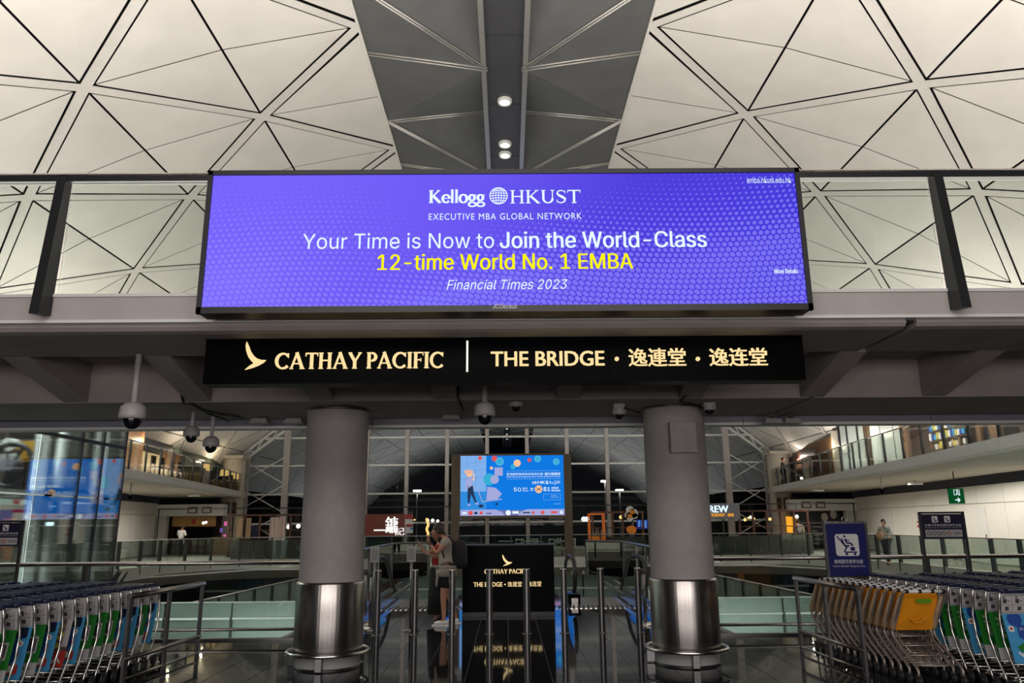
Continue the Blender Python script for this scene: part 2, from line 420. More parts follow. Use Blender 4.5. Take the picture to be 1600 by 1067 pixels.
for sg in (-1, 1):
    for k in range(0, 7):
        for j in range(-1, 27):
            yn = Y0+2*DY*j+(DY if k % 2 else 0)          # node (k, yn) ; diamond centre (k, yn+DY)
            s = S0+DS*k; c = (s, DY); N = (s, 0); Sx = (s, 2*DY); E = (s+DS, DY); Wt = (s-DS, DY)
            bo = BW+GP
            for nm, tri, of in (('a', [N, E, c], [bo, .018, .028]), ('b', [E, Sx, c], [bo, .028, .018]), ('c', [Sx, Wt, c], [bo, .018, .028]), ('d', [Wt, N, c], [bo, .028, .018])):
                if k == 0 and nm in 'cd': continue
                if k == 6 and nm in 'ab': continue
                panels.append((sg, k, nm, inset(tri, of), yn))
            if k < 6: ribs.append((sg, k, 'u', (s, 0), (s+DS, DY), yn)); ribs.append((sg, k, 'v', (s, 2*DY), (s+DS, DY), yn))
def parea(pts):
    q = [proj(p) for p in pts]
    if any(a is None for a in q): return 0
    if all(a[0] < 0 for a in q) or all(a[0] > 1600 for a in q) or all(a[1] < 0 for a in q) or all(a[1] > 900 for a in q): return 0
    return abs(sum(q[i][0]*q[(i+1) % len(q)][1]-q[(i+1) % len(q)][0]*q[i][1] for i in range(len(q))))/2
def pan_geo(mb, sg, tri, yo):
    a = [vault(s, y+yo, sg, 0) for s, y in tri]; b = [vault(s, y+yo, sg, -.008) for s, y in tri]
    cs = sum(p[0] for p in tri)/3; cy = sum(p[1] for p in tri)/3+yo
    m = vault(cs, cy, sg, .055)
    mb.add(a+b+[m], [(0,1,6),(1,2,6),(2,0,6),(3,5,4),(0,3,4,1),(1,4,5,2),(2,5,3,0)])
lst = []
for p in panels:
    sg, k, nm, tri, yn = p; lst.append((parea([vault(s, y+yn, sg) for s, y in tri]), p))
lst.sort(key=lambda a: -a[0])
cache = {}; rest = MB()
for i, (a, (sg, k, nm, tri, yn)) in enumerate(lst):
    if i < 300 and a > 20:
        key = (sg, k, nm)
        if key not in cache:
            mb = MB(); pan_geo(mb, sg, tri, 0)
            me = bpy.data.meshes.new('roof_panel'); me.from_pydata([v for v in mb.v], [], mb.f); me.materials.append(M_ROOF); cache[key] = me
        piece('roof_panel', cache[key], Vector((0, yn, 0))-CL, ceil_o)
    else: pan_geo(rest, sg, tri, yn)
o = rest.build('roof_panel_field', M_ROOF, ceil_o); o['kind'] = 'stuff'
def rib_geo(mb, sg, p, q, yo):
    p = Vector(p); q = Vector(q); d = (q-p).normalized(); n = Vector((-d.y, d.x))*BW
    V = []
    for off in (.006, -.006):
        V += [vault(max(S0-.02, v.x), v.y+yo, sg, off) for v in (p-n, q-n, q+n, p+n)]
    mb.add(V, [(0,1,2,3),(7,6,5,4),(0,4,5,1),(1,5,6,2),(2,6,7,3),(3,7,4,0)])
lst = sorted([(parea([vault(r[3][0], r[3][1]+r[5], r[0]), vault(r[4][0], r[4][1]+r[5], r[0]), vault(r[4][0], r[4][1]+r[5]+.4, r[0]), vault(r[3][0], r[3][1]+r[5]+.4, r[0])]), r) for r in ribs], key=lambda a: -a[0])
cache = {}; rest = MB()
for i, (a, (sg, k, nm, p, q, yn)) in enumerate(lst):
    if i < 260 and a > 6:
        key = (sg, k, nm)
        if key not in cache:
            mb = MB(); rib_geo(mb, sg, p, q, 0)
            me = bpy.data.meshes.new('roof_rib'); me.from_pydata(mb.v, [], mb.f); me.materials.append(M_RIB); cache[key] = me
        piece('roof_rib', cache[key], Vector((0, yn, 0))-CL, ceil_o)
    else: rib_geo(rest, sg, p, q, yn)
o = rest.build('roof_rib_field', M_RIB, ceil_o); o['kind'] = 'stuff'
# spine of dark faceted fabric
ZE = H_C-R_V+math.sqrt(R_V*R_V-X0*X0)
def EA(sg, y): return Vector((sg*X0, y, ZE+.02))
for sg in (-1, 1):
    for j in range(-1, 14):
        ya = 16.1+5.8*j; yb = ya+3.2; yc = ya+5.8
        A, B, A2 = EA(sg, ya), EA(sg, yb), EA(sg, yc)
        C, D, C2 = Vector((sg*.42, ya, 12.30)), Vector((sg*.55, yb, 13.05)), Vector((sg*.42, yc, 12.30))
        for tri in ((A, C, B), (C, B, D), (B, D, C2), (B, C2, A2)):
            n = (tri[1]-tri[0]).cross(tri[2]-tri[0]).normalized()
            if n.z < 0: n = -n
            g = sum(tri, Vector())/3; T3 = [g+(p-g)*.985 for p in tri]
            MB().add(T3+[p+n*.03 for p in T3], [(0,1,2),(5,4,3),(0,3,4,1),(1,4,5,2),(2,5,3,0)]).build('spine_facet', M_SPINE, ceil_o)
        mb = MB()
        for a, b in ((A, C), (B, D), (B, C2)):
            off = Vector((0, .05, -.02)); mb.cyl(a+off, b+off, .028, 6); mb.cyl(a-Vector((0,.06,.02)), b-Vector((0,.06,.02)), .028, 6)
        mb.build('spine_strut', M_STRUT, ceil_o)
for j in range(-2, 34):
    y = 16.4+2.9*j-1.4
    MB().box(-.44, .44, y+.02, y+2.88, 12.44, 12.5).build('spine_plate', M_SPINE2, ceil_o)
mb = MB()
for sg in (-1, 1): mb.box(sg*.50-.06, sg*.50+.06, 8, 110, 12.32, 12.46)
mb.build('spine_edge_rails', M_STRUT, ceil_o)
mb = MB()
for sg in (-1, 1): mb.box(sg*(X0+.02)-.03, sg*(X0+.02)+.03, 8, 110, ZE-.03, ZE+.06)
mb.build('spine_border', M_RIB, ceil_o)
ys = [17.7, 20.0, 20.65]+[60+5.8*i for i in range(8)]
for i, y in enumerate(ys):
    t = thing('downlight', 'round recessed downlight in dark roof spine, '+(['nearest to the camera', 'upper of the close pair', 'lower of the close pair'][i] if i < 3 else ORD[i-3]+' of the far run'), 'ceiling light', (0, y, 12.36), 'downlights along the roof spine')
    MB().lathe([(.13,.0),(.17,-.02),(.19,.03),(.19,.08)], (0,y,12.36), 20).build('trim_ring', M_WHITE2, t)
    MB().lathe([(.001,.05),(.12,.05),(.13,.0)], (0,y,12.36), 20).build('lamp', E_LAMP, t)

# ================================================================ FLOOR
fl = MB()
fl.box(-14, 14, -6, 12.45, -.45, -.006); fl.box(-3.6, 3.6, 12.45, 16.6, -.45, -.006)
floor = fl.build('floor', M_GROUT); tag(floor, 'polished black tiled floor with thin grey joints', kind='structure'); FLc = Vector(floor.location)
TW, TL = .5, .6
me = bpy.data.meshes.new('tile'); mb = MB().box(.004, TW-.004, .004, TL-.004, -.02, 0); me.from_pydata(mb.v, [], mb.f); me.materials.append(M_TILE)
cnt = 0; far_t = MB(); cand = []
for i in range(-28, 28):
    for j in range(-12, 31):
        x = i*TW+.0; y = 12.75-TL+(j-20)*TL
        if y < 12.2 or (abs(x+TW/2) < 3.6 and y < 16.3):
            yy1 = y+TL
            if y < 12.2 and yy1 > 12.45 and not abs(x+TW/2) < 3.6: pass
            q = parea([(x,y,0),(x+TW,y,0),(x+TW,yy1,0),(x,yy1,0)]) if y > 3 else 0
            qq = proj((x+TW/2, y+TL/2, 0)) if y > 3 else None
            vis = qq and -30 < qq[0] < 1630 and qq[1] < 1090
            cand.append((q if vis else 0, x, y))
cand.sort(key=lambda a: -a[0])
for i, (q, x, y) in enumerate(cand):
    if i < 300 and q > 0: piece('tile', me, Vector((x, y, 0))-FLc, floor)
    else: far_t.box(x+.004, x+TW-.004, y+.004, min(y+TL-.004, 12.45 if abs(x+TW/2) > 3.6 else 99), -.02, 0)
o = far_t.build('tile_field', M_TILE, floor); o['kind'] = 'stuff'
# comb grating and landing plates
mb = MB()
for i in range(70): mb.bar((-3.5+i*.1, 16.32, .006), (-3.45+i*.1, 16.95, .006), .045, .012)
o = mb.build('floor_grating', M_CHROME, floor); o['kind'] = 'stuff'
MB().box(-3.6, 3.6, 16.3, 17.0, -.4, -.004).build('grating_bed', M_BLACK, floor)
for sg in (-1, 1): MB().box(min(sg*1.2, sg*3.0), max(sg*1.2, sg*3.0), 17.0, 18.6, -.3, .004).build('landing_plate', M_STEEL, floor)
MB().box(-1.2, 1.2, 17.0, 19.5, -.3, 0).build('centre_slab', M_TILE, floor)

# ================================================================ generic balustrade
def path_pts(path, step):
    out = []; acc = 0; P2 = [Vector(p) for p in path]
    L = sum((P2[i+1]-P2[i]).length for i in range(len(P2)-1)); n = max(1, round(L/step)); st = L/n
    for k in range(n+1):
        d = k*st; i = 0
        while i < len(P2)-2 and d > (P2[i+1]-P2[i]).length+1e-6: d -= (P2[i+1]-P2[i]).length; i += 1
        out.append(P2[i]+(P2[i+1]-P2[i]).normalized()*d)
    return out
def balustrade(root, path, zb, h, step, gm, post_m, rail_m, drop=.0, pw=.05, pd=.12, rail_r=.03, rail_z=None, kick=None, gz=.04, rails=()):
    pts = path_pts(path, step)
    for i in range(len(pts)-1):
        a, b = pts[i], pts[i+1]; d = (b-a).normalized(); g = d*.03
        m = MB(); m.bar((*(a+g), zb+gz+(h-gz-.05)/2), (*(b-g), zb+gz+(h-gz-.05)/2), .014, h-gz-.05); m.build('glass_panel', gm, root)
    for i, p in enumerate(pts):
        d = (pts[min(i+1, len(pts)-1)]-pts[max(0, i-1)]).normalized(); n = Vector((-d.y, d.x))
        m = MB(); m.bar((*(p-n*pd/2), zb-drop+(h+drop-.04)/2), (*(p+n*pd/2), zb-drop+(h+drop-.04)/2), pw, h+drop-.04); m.build('post', post_m, root)
    m = MB(); m.tube([(*p, zb+h-.02) for p in pts], rail_r, 8); m.build('handrail', rail_m, root)
    for rz in rails:
        m = MB(); m.tube([(*p, zb+rz) for p in pts], rail_r*.7, 8); m.build('lower_rail', rail_m, root)
for sg, side in ((-1, 'left'), (1, 'right')):
    t = thing('glass_balustrade', 'glass balustrade with steel rails along the floor edge '+('left' if sg < 0 else 'right')+' of the walkway', 'balustrade', (sg*8, 12.42, 0), 'floor edge balustrades')
    balustrade(t, [(sg*13.5, 12.42), (sg*3.2, 12.42)], 0, 1.17, 3.3, G_CLEAR, M_DSTEEL, M_STEEL, rail_r=.035, pw=.07, pd=.09, rails=(.16,))
    MB().box(min(sg*3.2, sg*13.5), max(sg*3.2, sg*13.5), 12.40, 12.47, -.5, .03).build('edge_trim', M_DSTEEL, t)
    t = thing('glass_balustrade', 'sloping railed glass balustrade on the '+side+' side of the escalator walkway', 'balustrade', (sg*2.8, 17, 0), 'walkway balustrades')
    balustrade(t, [(sg*3.6, 14.2), (sg*3.6, 26.0), (sg*2.6, 26.0)], 0, 1.12, 2.35, G_WALK, M_DSTEEL, M_STEEL, rail_r=.035, pw=.03, pd=.06)
    for k, xx in enumerate((2.55, 2.86)): MB().bar((sg*xx, 13.0, .10), (sg*(xx+.10), 22, .10), .07, .09).build('skirt_rail', M_CHROME, t)

# ================================================================ FOOTBRIDGE
YF = 7.0
br = thing('footbridge', 'grey footbridge crossing overhead with ribbed underside and glass sides', 'footbridge', (0, 9, 3.5))
XL = 12.0
MB().box(-XL, XL, YF, YF+.10, 3.65, 3.91).build('fascia', M_FASC, br, bevel=.004)
MB().box(-XL, XL, YF-.015, YF, 3.885, 3.915).build('fascia_cap', M_WHITE2, br)
MB().box(-XL, XL, YF-.02, YF+.1, 3.625, 3.655).build('drip_edge', M_WHITE2, br)
JX = 3.98
def lip(x0, x1, nm):
    prof = [(YF+.03, 3.62), (YF+.02, 3.59), (YF+.05, 3.555), (YF+.12, 3.54), (8.1, 3.54), (8.1, 3.72), (YF+.03, 3.72)]
    vs = [(x0, y, z) for y, z in prof]+[(x1, y, z) for y, z in prof]; n = len(prof)
    MB().add(vs, [tuple(range(n)), tuple(range(2*n-1, n-1, -1))]+[(i, i+n, (i+1) % n+n, (i+1) % n) for i in range(n)]).build(nm, M_CONC, br)
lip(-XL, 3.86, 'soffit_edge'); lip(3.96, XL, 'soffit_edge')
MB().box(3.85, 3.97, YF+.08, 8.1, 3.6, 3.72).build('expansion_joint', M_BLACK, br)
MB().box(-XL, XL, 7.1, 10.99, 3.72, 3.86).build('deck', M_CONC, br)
# cross beam over the columns
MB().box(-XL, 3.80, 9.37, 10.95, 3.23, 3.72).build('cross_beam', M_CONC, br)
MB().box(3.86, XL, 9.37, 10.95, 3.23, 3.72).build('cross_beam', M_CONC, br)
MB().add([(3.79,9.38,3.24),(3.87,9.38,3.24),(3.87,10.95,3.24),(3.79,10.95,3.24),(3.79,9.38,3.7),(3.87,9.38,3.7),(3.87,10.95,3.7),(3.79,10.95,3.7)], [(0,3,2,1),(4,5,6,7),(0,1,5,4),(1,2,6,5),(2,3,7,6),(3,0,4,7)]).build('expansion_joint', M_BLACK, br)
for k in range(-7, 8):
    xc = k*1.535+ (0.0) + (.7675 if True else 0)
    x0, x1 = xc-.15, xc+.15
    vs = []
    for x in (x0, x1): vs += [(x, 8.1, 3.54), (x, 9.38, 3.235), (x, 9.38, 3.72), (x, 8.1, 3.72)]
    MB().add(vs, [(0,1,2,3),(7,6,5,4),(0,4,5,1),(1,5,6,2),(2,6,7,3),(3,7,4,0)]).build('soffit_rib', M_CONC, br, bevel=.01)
x = -XL; i = 0
for a, b in ((-12,-8.1),(-8.1,-4.35),(-4.35,-1.98),(-1.98,.32),(.32,3.5),(3.5,6.3),(6.3,8.9),(8.9,12)):
    MB().box(a+.004, b-.004, 11.15, 11.35, 3.15, 3.33).build('edge_panel', M_FASC2, br)
    MB().box(a+.004, b-.004, 11.13, 11.37, 3.11, 3.148).build('edge_trim', M_WHITE2, br)
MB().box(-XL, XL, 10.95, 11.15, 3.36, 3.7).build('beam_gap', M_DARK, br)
posts = [-10.2, -7.3, -4.40, -1.5, 1.43, 4.33, 7.25, 10.15]
for p in posts:
    m = MB(); m.add([(p-.045, YF-.20, 3.67), (p+.045, YF-.20, 3.67), (p+.045, YF-.005, 3.70), (p-.045, YF-.005, 3.70),
                     (p-.045, YF-.06, 5.14), (p+.045, YF-.06, 5.14), (p+.045, YF+.05, 5.14), (p-.045, YF+.05, 5.14)],
                    [(0,3,2,1),(4,5,6,7),(0,1,5,4),(1,2,6,5),(2,3,7,6),(3,0,4,7)]); m.build('post', M_BLACK, br)
for a, b in zip(posts[:-1], posts[1:]): MB().box(a+.07, b-.07, YF+.01, YF+.028, 3.93, 5.08).build('glass_panel', G_BRIDGE, br)
MB().box(-XL, XL, YF-.03, YF+.07, 5.08, 5.145).build('handrail', M_BLACK, br)
MB().cyl((-XL, YF+.02, 5.165), (XL, YF+.02, 5.165), .028, 8).build('rail_cap', M_STEEL, br)

# ================================================================ BILLBOARD
YB = 6.62
tl, trr, bl, brr = P(325, 266, YB), P(1250, 262, YB), P(306, 489, YB), P(1270, 484, YB)
bx0, bx1 = (tl.x+bl.x)/2, (trr.x+brr.x)/2; bz1 = (tl.z+trr.z)/2; bz0 = (bl.z+brr.z)/2
bb = thing('led_billboard', 'wide purple LED billboard advertising a business degree on the footbridge', 'billboard', ((bx0+bx1)/2, YB, bz0))
BZL = .045
m = MB()
for a in ((bx0, bx1, bz1-BZL, bz1), (bx0, bx1, bz0, bz0+BZL+.015), (bx0, bx0+BZL, bz0, bz1), (bx1-BZL, bx1, bz0, bz1)):
    m.box(a[0], a[1], YB, YB+.05, a[2], a[3])
m.build('bezel', M_BLACK, bb)
MB().box(bx0+.01, bx1-.01, YB+.05, YB+.25, bz0+.01, bz1-.01).build('housing', mat('billboard_housing', (.035, .018, .016), .45), bb)
sx0, sx1, sz0, sz1 = bx0+BZL, bx1-BZL, bz0+BZL+.015, bz1-BZL
def led_mat():
    m = bpy.data.materials.new('led_purple_screen'); m.use_nodes = True; nt = m.node_tree; N = nt.nodes; L = nt.links
    b = N['Principled BSDF']; b.inputs['Base Color'].default_value = (0,0,0,1); b.inputs['Specular IOR Level'].default_value = .1
    tc = N.new('ShaderNodeTexCoord'); sp = N.new('ShaderNodeSeparateXYZ'); L.new(tc.outputs['Object'], sp.inputs[0])
    def mth(op, a, b_=None, c=None):
        n = N.new('ShaderNodeMath'); n.operation = op
        for i, q in enumerate((a, b_, c)):
            if q is None: continue
            if isinstance(q, (int, float)): n.inputs[i].default_value = q
            else: L.new(q, n.inputs[i])
        return n.outputs[0]
    X, Z = sp.outputs[0], sp.outputs[2]
    sc = 17.0
    # gently warped hex grid of dots
    wx = mth('ADD', X, mth('MULTIPLY', mth('SINE', mth('MULTIPLY', Z, 2.2)), .16))
    wz = mth('ADD', Z, mth('MULTIPLY', mth('SINE', mth('MULTIPLY', X, .9)), .10))
    u = mth('MULTIPLY', wx, sc); v = mth('MULTIPLY', wz, sc*1.1547)
    row = mth('FLOOR', v); half = mth('MULTIPLY', mth('MODULO', mth('ABSOLUTE', row), 2.0), .5)
    fu = mth('SUBTRACT', mth('FRACT', mth('ADD', u, half)), .5); fv = mth('MULTIPLY', mth('SUBTRACT', mth('FRACT', v), .5), .866)
    d = mth('SQRT', mth('ADD', mth('MULTIPLY', fu, fu), mth('MULTIPLY', fv, fv)))
    # radius: large towards lower centre and the far left/right, vanishing in a diagonal band
    e1 = mth('MULTIPLY', mth('SUBTRACT', .95, Z), .52)
    band = mth('ADD', mth('MULTIPLY', mth('ADD', X, 1.0), .9), mth('MULTIPLY', Z, -1.15))
    e2 = mth('MULTIPLY', mth('ABSOLUTE', mth('ADD', band, .55)), .20)
    e2 = mth('MINIMUM', e2, .22)
    side = mth('MULTIPLY', mth('MAXIMUM', mth('SUBTRACT', X, 1.3), 0.0), .10)
    rad = mth('MINIMUM', mth('ADD', mth('ADD', mth('MULTIPLY', e1, .75), mth('SUBTRACT', e2, .03)), side), .43)
    msk = N.new('ShaderNodeMapRange'); msk.interpolation_type = 'SMOOTHSTEP'
    L.new(mth('SUBTRACT', rad, d), msk.inputs[0]); msk.inputs[1].default_value = -.05; msk.inputs[2].default_value = .05
    cr = N.new('ShaderNodeValToRGB'); g = N.new('ShaderNodeMapRange'); g.inputs[1].default_value = -2.9; g.inputs[2].default_value = 2.9
    L.new(mth('ADD', X, mth('MULTIPLY', Z, -.5)), g.inputs[0]); L.new(g.outputs[0], cr.inputs[0])
    E = cr.color_ramp.elements; E[0].color = (.18, .125, .97, 1); E[1].color = (.050, .036, .69, 1)
    q = E.new(.35); q.color = (.135, .088, .88, 1); q = E.new(.60); q.color = (.070, .042, .72, 1)
    mx = N.new('ShaderNodeMix'); mx.data_type = 'RGBA'
    L.new(mth('MULTIPLY', msk.outputs[0], .62), mx.inputs[0]); L.new(cr.outputs[0], mx.inputs[6]); mx.inputs[7].default_value = (.27, .23, 1.0, 1)
    L.new(mx.outputs[2], b.inputs['Emission Color']); b.inputs['Emission Strength'].default_value = 1.0
    return m
MB().box(sx0, sx1, YB+.02, YB+.06, sz0, sz1).build('screen', led_mat(), bb)
YS = YB+.019; FB = FR((0, YS, 0))
def pw(px, py): 
    q = P(px, py, YS); return q.x, q.z
m = MB()
def tx(mb, s, pl, pr, pt, pb, mt, Y=YS, **k):
    a = P(pl, pb, Y); b = P(pr, pt, Y); a2 = P(pl, pt, Y); b2 = P(pr, pb, Y)
    mb.text(s, (a.x+a2.x)/2, (b.x+b2.x)/2, (a.z+b2.z)/2, (b.z+a2.z)/2, FR((0, Y, 0)), mt, **k)
def sx(mb, s, pl, pr, pt, pb, mt, Y=YS, t=.003, **k):
    a = P(pl, pb, Y); b = P(pr, pt, Y); serif(mb, s, a.x, b.x, (a.z+P(pr,pb,Y).z)/2, (b.z+P(pl,pt,Y).z)/2, FR((0, Y, 0)), t, mt, **k)
m = MB(); sx(m, 'Kellogg', 670, 758, 297, 317, E_SW, T=.21, tn=.10); m.build('lettering', None, bb)
m = MB(); sx(m, 'HKUST', 797, 908, 297, 317.5, E_SW, T=.16, tn=.07); m.build('lettering', None, bb)
m = MB(); tx(m, 'EXECUTIVE MBA GLOBAL NETWORK', 670, 909, 333, 343, E_SW, space=1.15); m.build('lettering', None, bb)
m = MB(); tx(m, 'Your Time is Now to', 473, 772, 364, 388.5, E_SW, bold=.004); m.build('lettering', None, bb)
m = MB(); tx(m, 'Join the World-Class', 781, 1104, 361, 387, E_SW, bold=.018); m.build('lettering', None, bb)
m = MB(); tx(m, '12-time World No. 1 EMBA', 590, 989, 396, 421, E_SY, bold=.017); m.build('lettering', None, bb)
m = MB(); tx(m, 'Financial Times 2023', 698, 887, 436.5, 452, E_SW, shear=.25, bold=.006); m.build('lettering', None, bb)
m = MB(); tx(m, 'emba.hkust.edu.hk', 1167, 1236, 277, 286, E_SW); m.build('lettering', None, bb)
m = MB(); tx(m, 'More Details', 1210, 1247, 420, 427, E_SW, bold=.02); m.build('lettering', None, bb)
g = MB(); c = P(779, 306, YS); rr = 13.6*7.1/1180
for k in range(2): pass
n = 40
for R0 in (rr,): g.stroke([(c.x+R0*math.cos(2*PI*i/n), c.z+R0*math.sin(2*PI*i/n)) for i in range(n+1)], .009, FB, .003)
for k in (-.66, -.33, 0, .33, .66):
    g.stroke([(c.x+rr*k*math.cos(a)+rr*.18*0, c.z+rr*math.sin(a)) for a in [math.radians(-90+12*i) for i in range(16)]], .006, FB, .003)
for k in (-.6, -.3, 0, .3, .6):
    w0 = math.sqrt(1-k*k)*rr; g.stroke([(c.x-w0, c.z+k*rr), (c.x, c.z+k*rr+rr*.07), (c.x+w0, c.z+k*rr)], .006, FB, .003)
g.build('globe_logo', E_SW, bb)
m = MB(); tx(m, 'JCDecaux', 770, 808, 475, 482, M_WPRINT, Y=YB-.001); m.build('maker_lettering', M_WPRINT, bb)
for px in (420, 790, 1150):
    q = P(px, 300, YB); MB().box(q.x-.06, q.x+.06, YB+.25, YF-.03, 4.3, 4.45).build('bracket', M_BLACK, bb)

# ================================================================ HANGING SIGN
YG = 7.32
a, b, c_, d_ = P(321, 519, YG), P(1253, 512, YG), P(319, 600, YG), P(1259, 594, YG)
gx0, gx1, gz0 = (a.x+c_.x)/2, (b.x+d_.x)/2, (c_.z+d_.z)/2
sg_ = thing('hanging_sign', 'long black hanging sign with glowing gold airline lettering under the footbridge', 'sign', ((gx0+gx1)/2, YG, gz0))
xs = [gx0, P(667, 560, YG).x, P(952, 560, YG).x, gx1]
for i in range(3): MB().box(xs[i]+(.002 if i else 0), xs[i+1]-.002, YG, YG+.22, gz0, 3.56).build('sign_box', M_BLACKG, sg_)
m = MB(); Y_ = YG-.001
a = P(382, 578, Y_); b = P(418, 534, Y_); wing(m, a.x, b.x, a.z, b.z, FR((0, Y_, 0)), .02, E_GOLD); m.build('wing_logo', None, sg_)
m = MB(); sx(m, 'CATHAY PACIFIC', 430, 695, 551, 576, E_GOLD, Y=Y_, t=.02, T=.20, tn=.10); m.build('letters', None, sg_)
m = MB(); tx(m, 'THE BRIDGE', 767, 944, 549, 572, E_GOLD, Y=Y_, bold=.022, ext=.02); m.build('letters', None, sg_)
for px in (963.5, 1090): 
    c = P(px, 561, Y_); MB().disc((c.x, c.z), .021, FR((0, Y_, 0)), .02, E_GOLD).build('dot', None, sg_)
m = MB(); tx(m, '逸連堂', 982, 1071, 544.5, 572.5, E_GOLD, Y=Y_, bold=.012, ext=.02); m.build('letters', None, sg_)
m = MB(); tx(m, '逸连堂', 1108, 1198, 544, 572, E_GOLD, Y=Y_, bold=.012, ext=.02); m.build('letters', None, sg_)
a = P(730, 581, Y_); b = P(730.5, 533, Y_); MB().box(a.x-.009, a.x+.009, Y_-.02, Y_, a.z, b.z).build('light_bar', E_WHITE, sg_)
for x in (gx0+.6, 0, gx1-.6): MB().cyl((x, YG+.11, 3.54), (x, YG+.11, 3.60), .03, 8).build('hanger', M_BLACK, sg_)

# ================================================================ COLUMNS
def column(x, y, side):
    t = thing('column', 'round grey column with polished steel base '+side, 'column', (x, y, 0), 'round columns under the footbridge')
    MB().lathe([(.405,1.03),(.405,3.26)], (x,y,0), 48).build('shaft', M_COLM, t)
    MB().lathe([(.41,3.20),(.425,3.20),(.425,3.232),(.40,3.232)], (x,y,0), 48).build('collar', M_DSTEEL, t)
    MB().lathe([(.425,.18),(.43,.20),(.43,1.0),(.425,1.02),(.40,1.03)], (x,y,0), 64).build('steel_cladding', M_STEEL, t)
    MB().lathe([(.405,.0),(.405,.18),(.42,.18)], (x,y,0), 48).build('base_band', M_OFFW, t)
    MB().lathe([(.415,.0),(.415,.025),(.40,.025)], (x,y,0), 48).build('plinth', M_BLACK, t)
    MB().ring((x,y,.185), .505, .024, 56, axis='z').build('bumper_ring', M_CHROME, t)
    for k in range(3):
        a = -PI/2+k*2.3; dx, dy = math.cos(a), math.sin(a)
        MB().bar((x+dx*.405, y+dy*.405, .10), (x+dx*.50, y+dy*.50, .10), .075, .17).build('ring_bracket', M_DSTEEL, t)
    return t
cxl = P(514, 980, 10.2).x; cxr = P(1071, 980, 10.2).x
column(cxl, 10.2, 'left of the walkway'); tcol = column(cxr, 10.2, 'right of the walkway, with a junction box near its top')
a = P(1047, 708, 9.78); b = P(1085, 660, 9.78)
MB().box(a.x, b.x, 9.70, 9.84, a.z, b.z).build('junction_box', M_COLM, tcol, bevel=.008)

# ================================================================ BOLLARDS
for k in range(8):
    x = -2.11+k*.603; y = 12.85
    nm = ['leftmost','second from left','third from left','fourth from left','fourth from right','third from right','second from right','rightmost'][k]
    t = thing('bollard', 'tall brushed steel bollard, '+nm+' in the row across the walkway', 'bollard', (x, y, 0), 'bollards across the walkway')
    MB().lathe([(.052,.0),(.052,.965)], (x,y,0), 20).build('post', M_DSTEEL, t)
    MB().lathe([(.052,.965),(.054,.968),(.054,.992),(.048,1.0),(.001,1.0)], (x,y,0), 20).build('cap', M_STEEL, t)
    MB().lathe([(.075,.0),(.075,.008),(.052,.012)], (x,y,0), 20).build('base_ring', M_DSTEEL, t)
# notice stands behind the left bollards
for k, (pl, pr, nm) in enumerate(((580, 592, 'left column'), (636.5, 649.5, 'two visitors'))):
    q = P((pl+pr)/2, 866, 13.3); t = thing('notice_stand', 'slim steel stand holding a white paper notice beside the '+nm, 'notice stand', (q.x, 13.3, 0), 'paper notice stands')
    MB().cyl((q.x,13.33,.0), (q.x,13.33,1.12), .022, 10).build('pole', M_DSTEEL, t)
    MB().lathe([(.15,0),(.15,.02),(.03,.04)], (q.x,13.33,0), 20).build('base', M_DSTEEL, t)
    MB().box(q.x-.075, q.x+.075, 13.29, 13.30, 1.10, 1.36).build('paper', mat('paper_sheet', (.42, .42, .42), .6), t)
    m = MB()
    for i in range(7): m.box(q.x-.055, q.x+.05, 13.287, 13.29, 1.14+i*.026, 1.147+i*.026)
    m.build('print_lines', M_GREYP, t)
for k, (px, py, lab) in enumerate(((569, 975, 'left of the leftmost bollard'), (591, 982, 'beside the leftmost bollard base'), (1009, 976, 'right of the rightmost bollard'))):
    q = PZ(px, py, 0); x = min(-2.35-.0*k, q.x) if px < 800 else max(2.35, q.x)
    t = thing('queue_post', 'thin steel queue post with round base '+lab, 'queue post', (x, q.y, 0), 'queue posts')
    MB().cyl((x,q.y,0), (x,q.y,.92), .028, 12).build('pole', M_DSTEEL, t)
    MB().lathe([(.17,0),(.17,.015),(.12,.045),(.03,.06)], (x,q.y,0), 24).build('base', M_CHROME, t)
    MB().lathe([(.034,.84),(.036,.93),(.001,.94)], (x,q.y,0), 12).build('belt_head', M_BLACK, t)

# ================================================================ BLACK PODIUM
YP = 15.2
a = P(722, 962, YP); b = P(865, 850, YP)
pd_ = thing('podium', 'black podium box with glowing gold airline lettering on the walkway', 'podium', ((a.x+b.x)/2, YP, 0))
MB().box(a.x, b.x, YP, YP+.55, .0, b.z-.02).build('body', M_BLACKG, pd_, bevel=.004)
MB().box(a.x-.01, b.x+.01, YP-.01, YP+.56, b.z-.02, b.z).build('top_plate', M_BLACK, pd_)
MB().box(a.x+.004, b.x-.004, YP-.004, YP, .0, .07).build('plinth', M_BLACK, pd_)
m = MB(); Y_ = YP-.001
a = P(785, 884.5, Y_); b = P(800.5, 866, Y_); wing(m, a.x, b.x, a.z, b.z, FR((0, Y_, 0)), .01, E_GOLD); m.build('wing_logo', None, pd_)
m = MB(); sx(m, 'CATHAY PACIFIC', 757, 828, 889, 896, E_GOLD, Y=Y_, t=.01, T=.22, tn=.13); m.build('letters', None, pd_)
m = MB(); tx(m, 'THE BRIDGE', 740, 785, 909.5, 916.5, E_GOLD, Y=Y_, bold=.02, ext=.01); m.build('letters', None, pd_)
c = P(789, 913, Y_); MB().disc((c.x, c.z), .014, FR((0, Y_, 0)), .01, E_GOLD).build('dot', None, pd_)
m = MB(); tx(m, '逸連堂', 793, 815.5, 908.5, 916.5, E_GOLD, Y=Y_, ext=.01); m.build('letters', None, pd_)
m = MB(); tx(m, '逸连堂', 824, 846, 908, 916, E_GOLD, Y=Y_, ext=.01); m.build('letters', None, pd_)
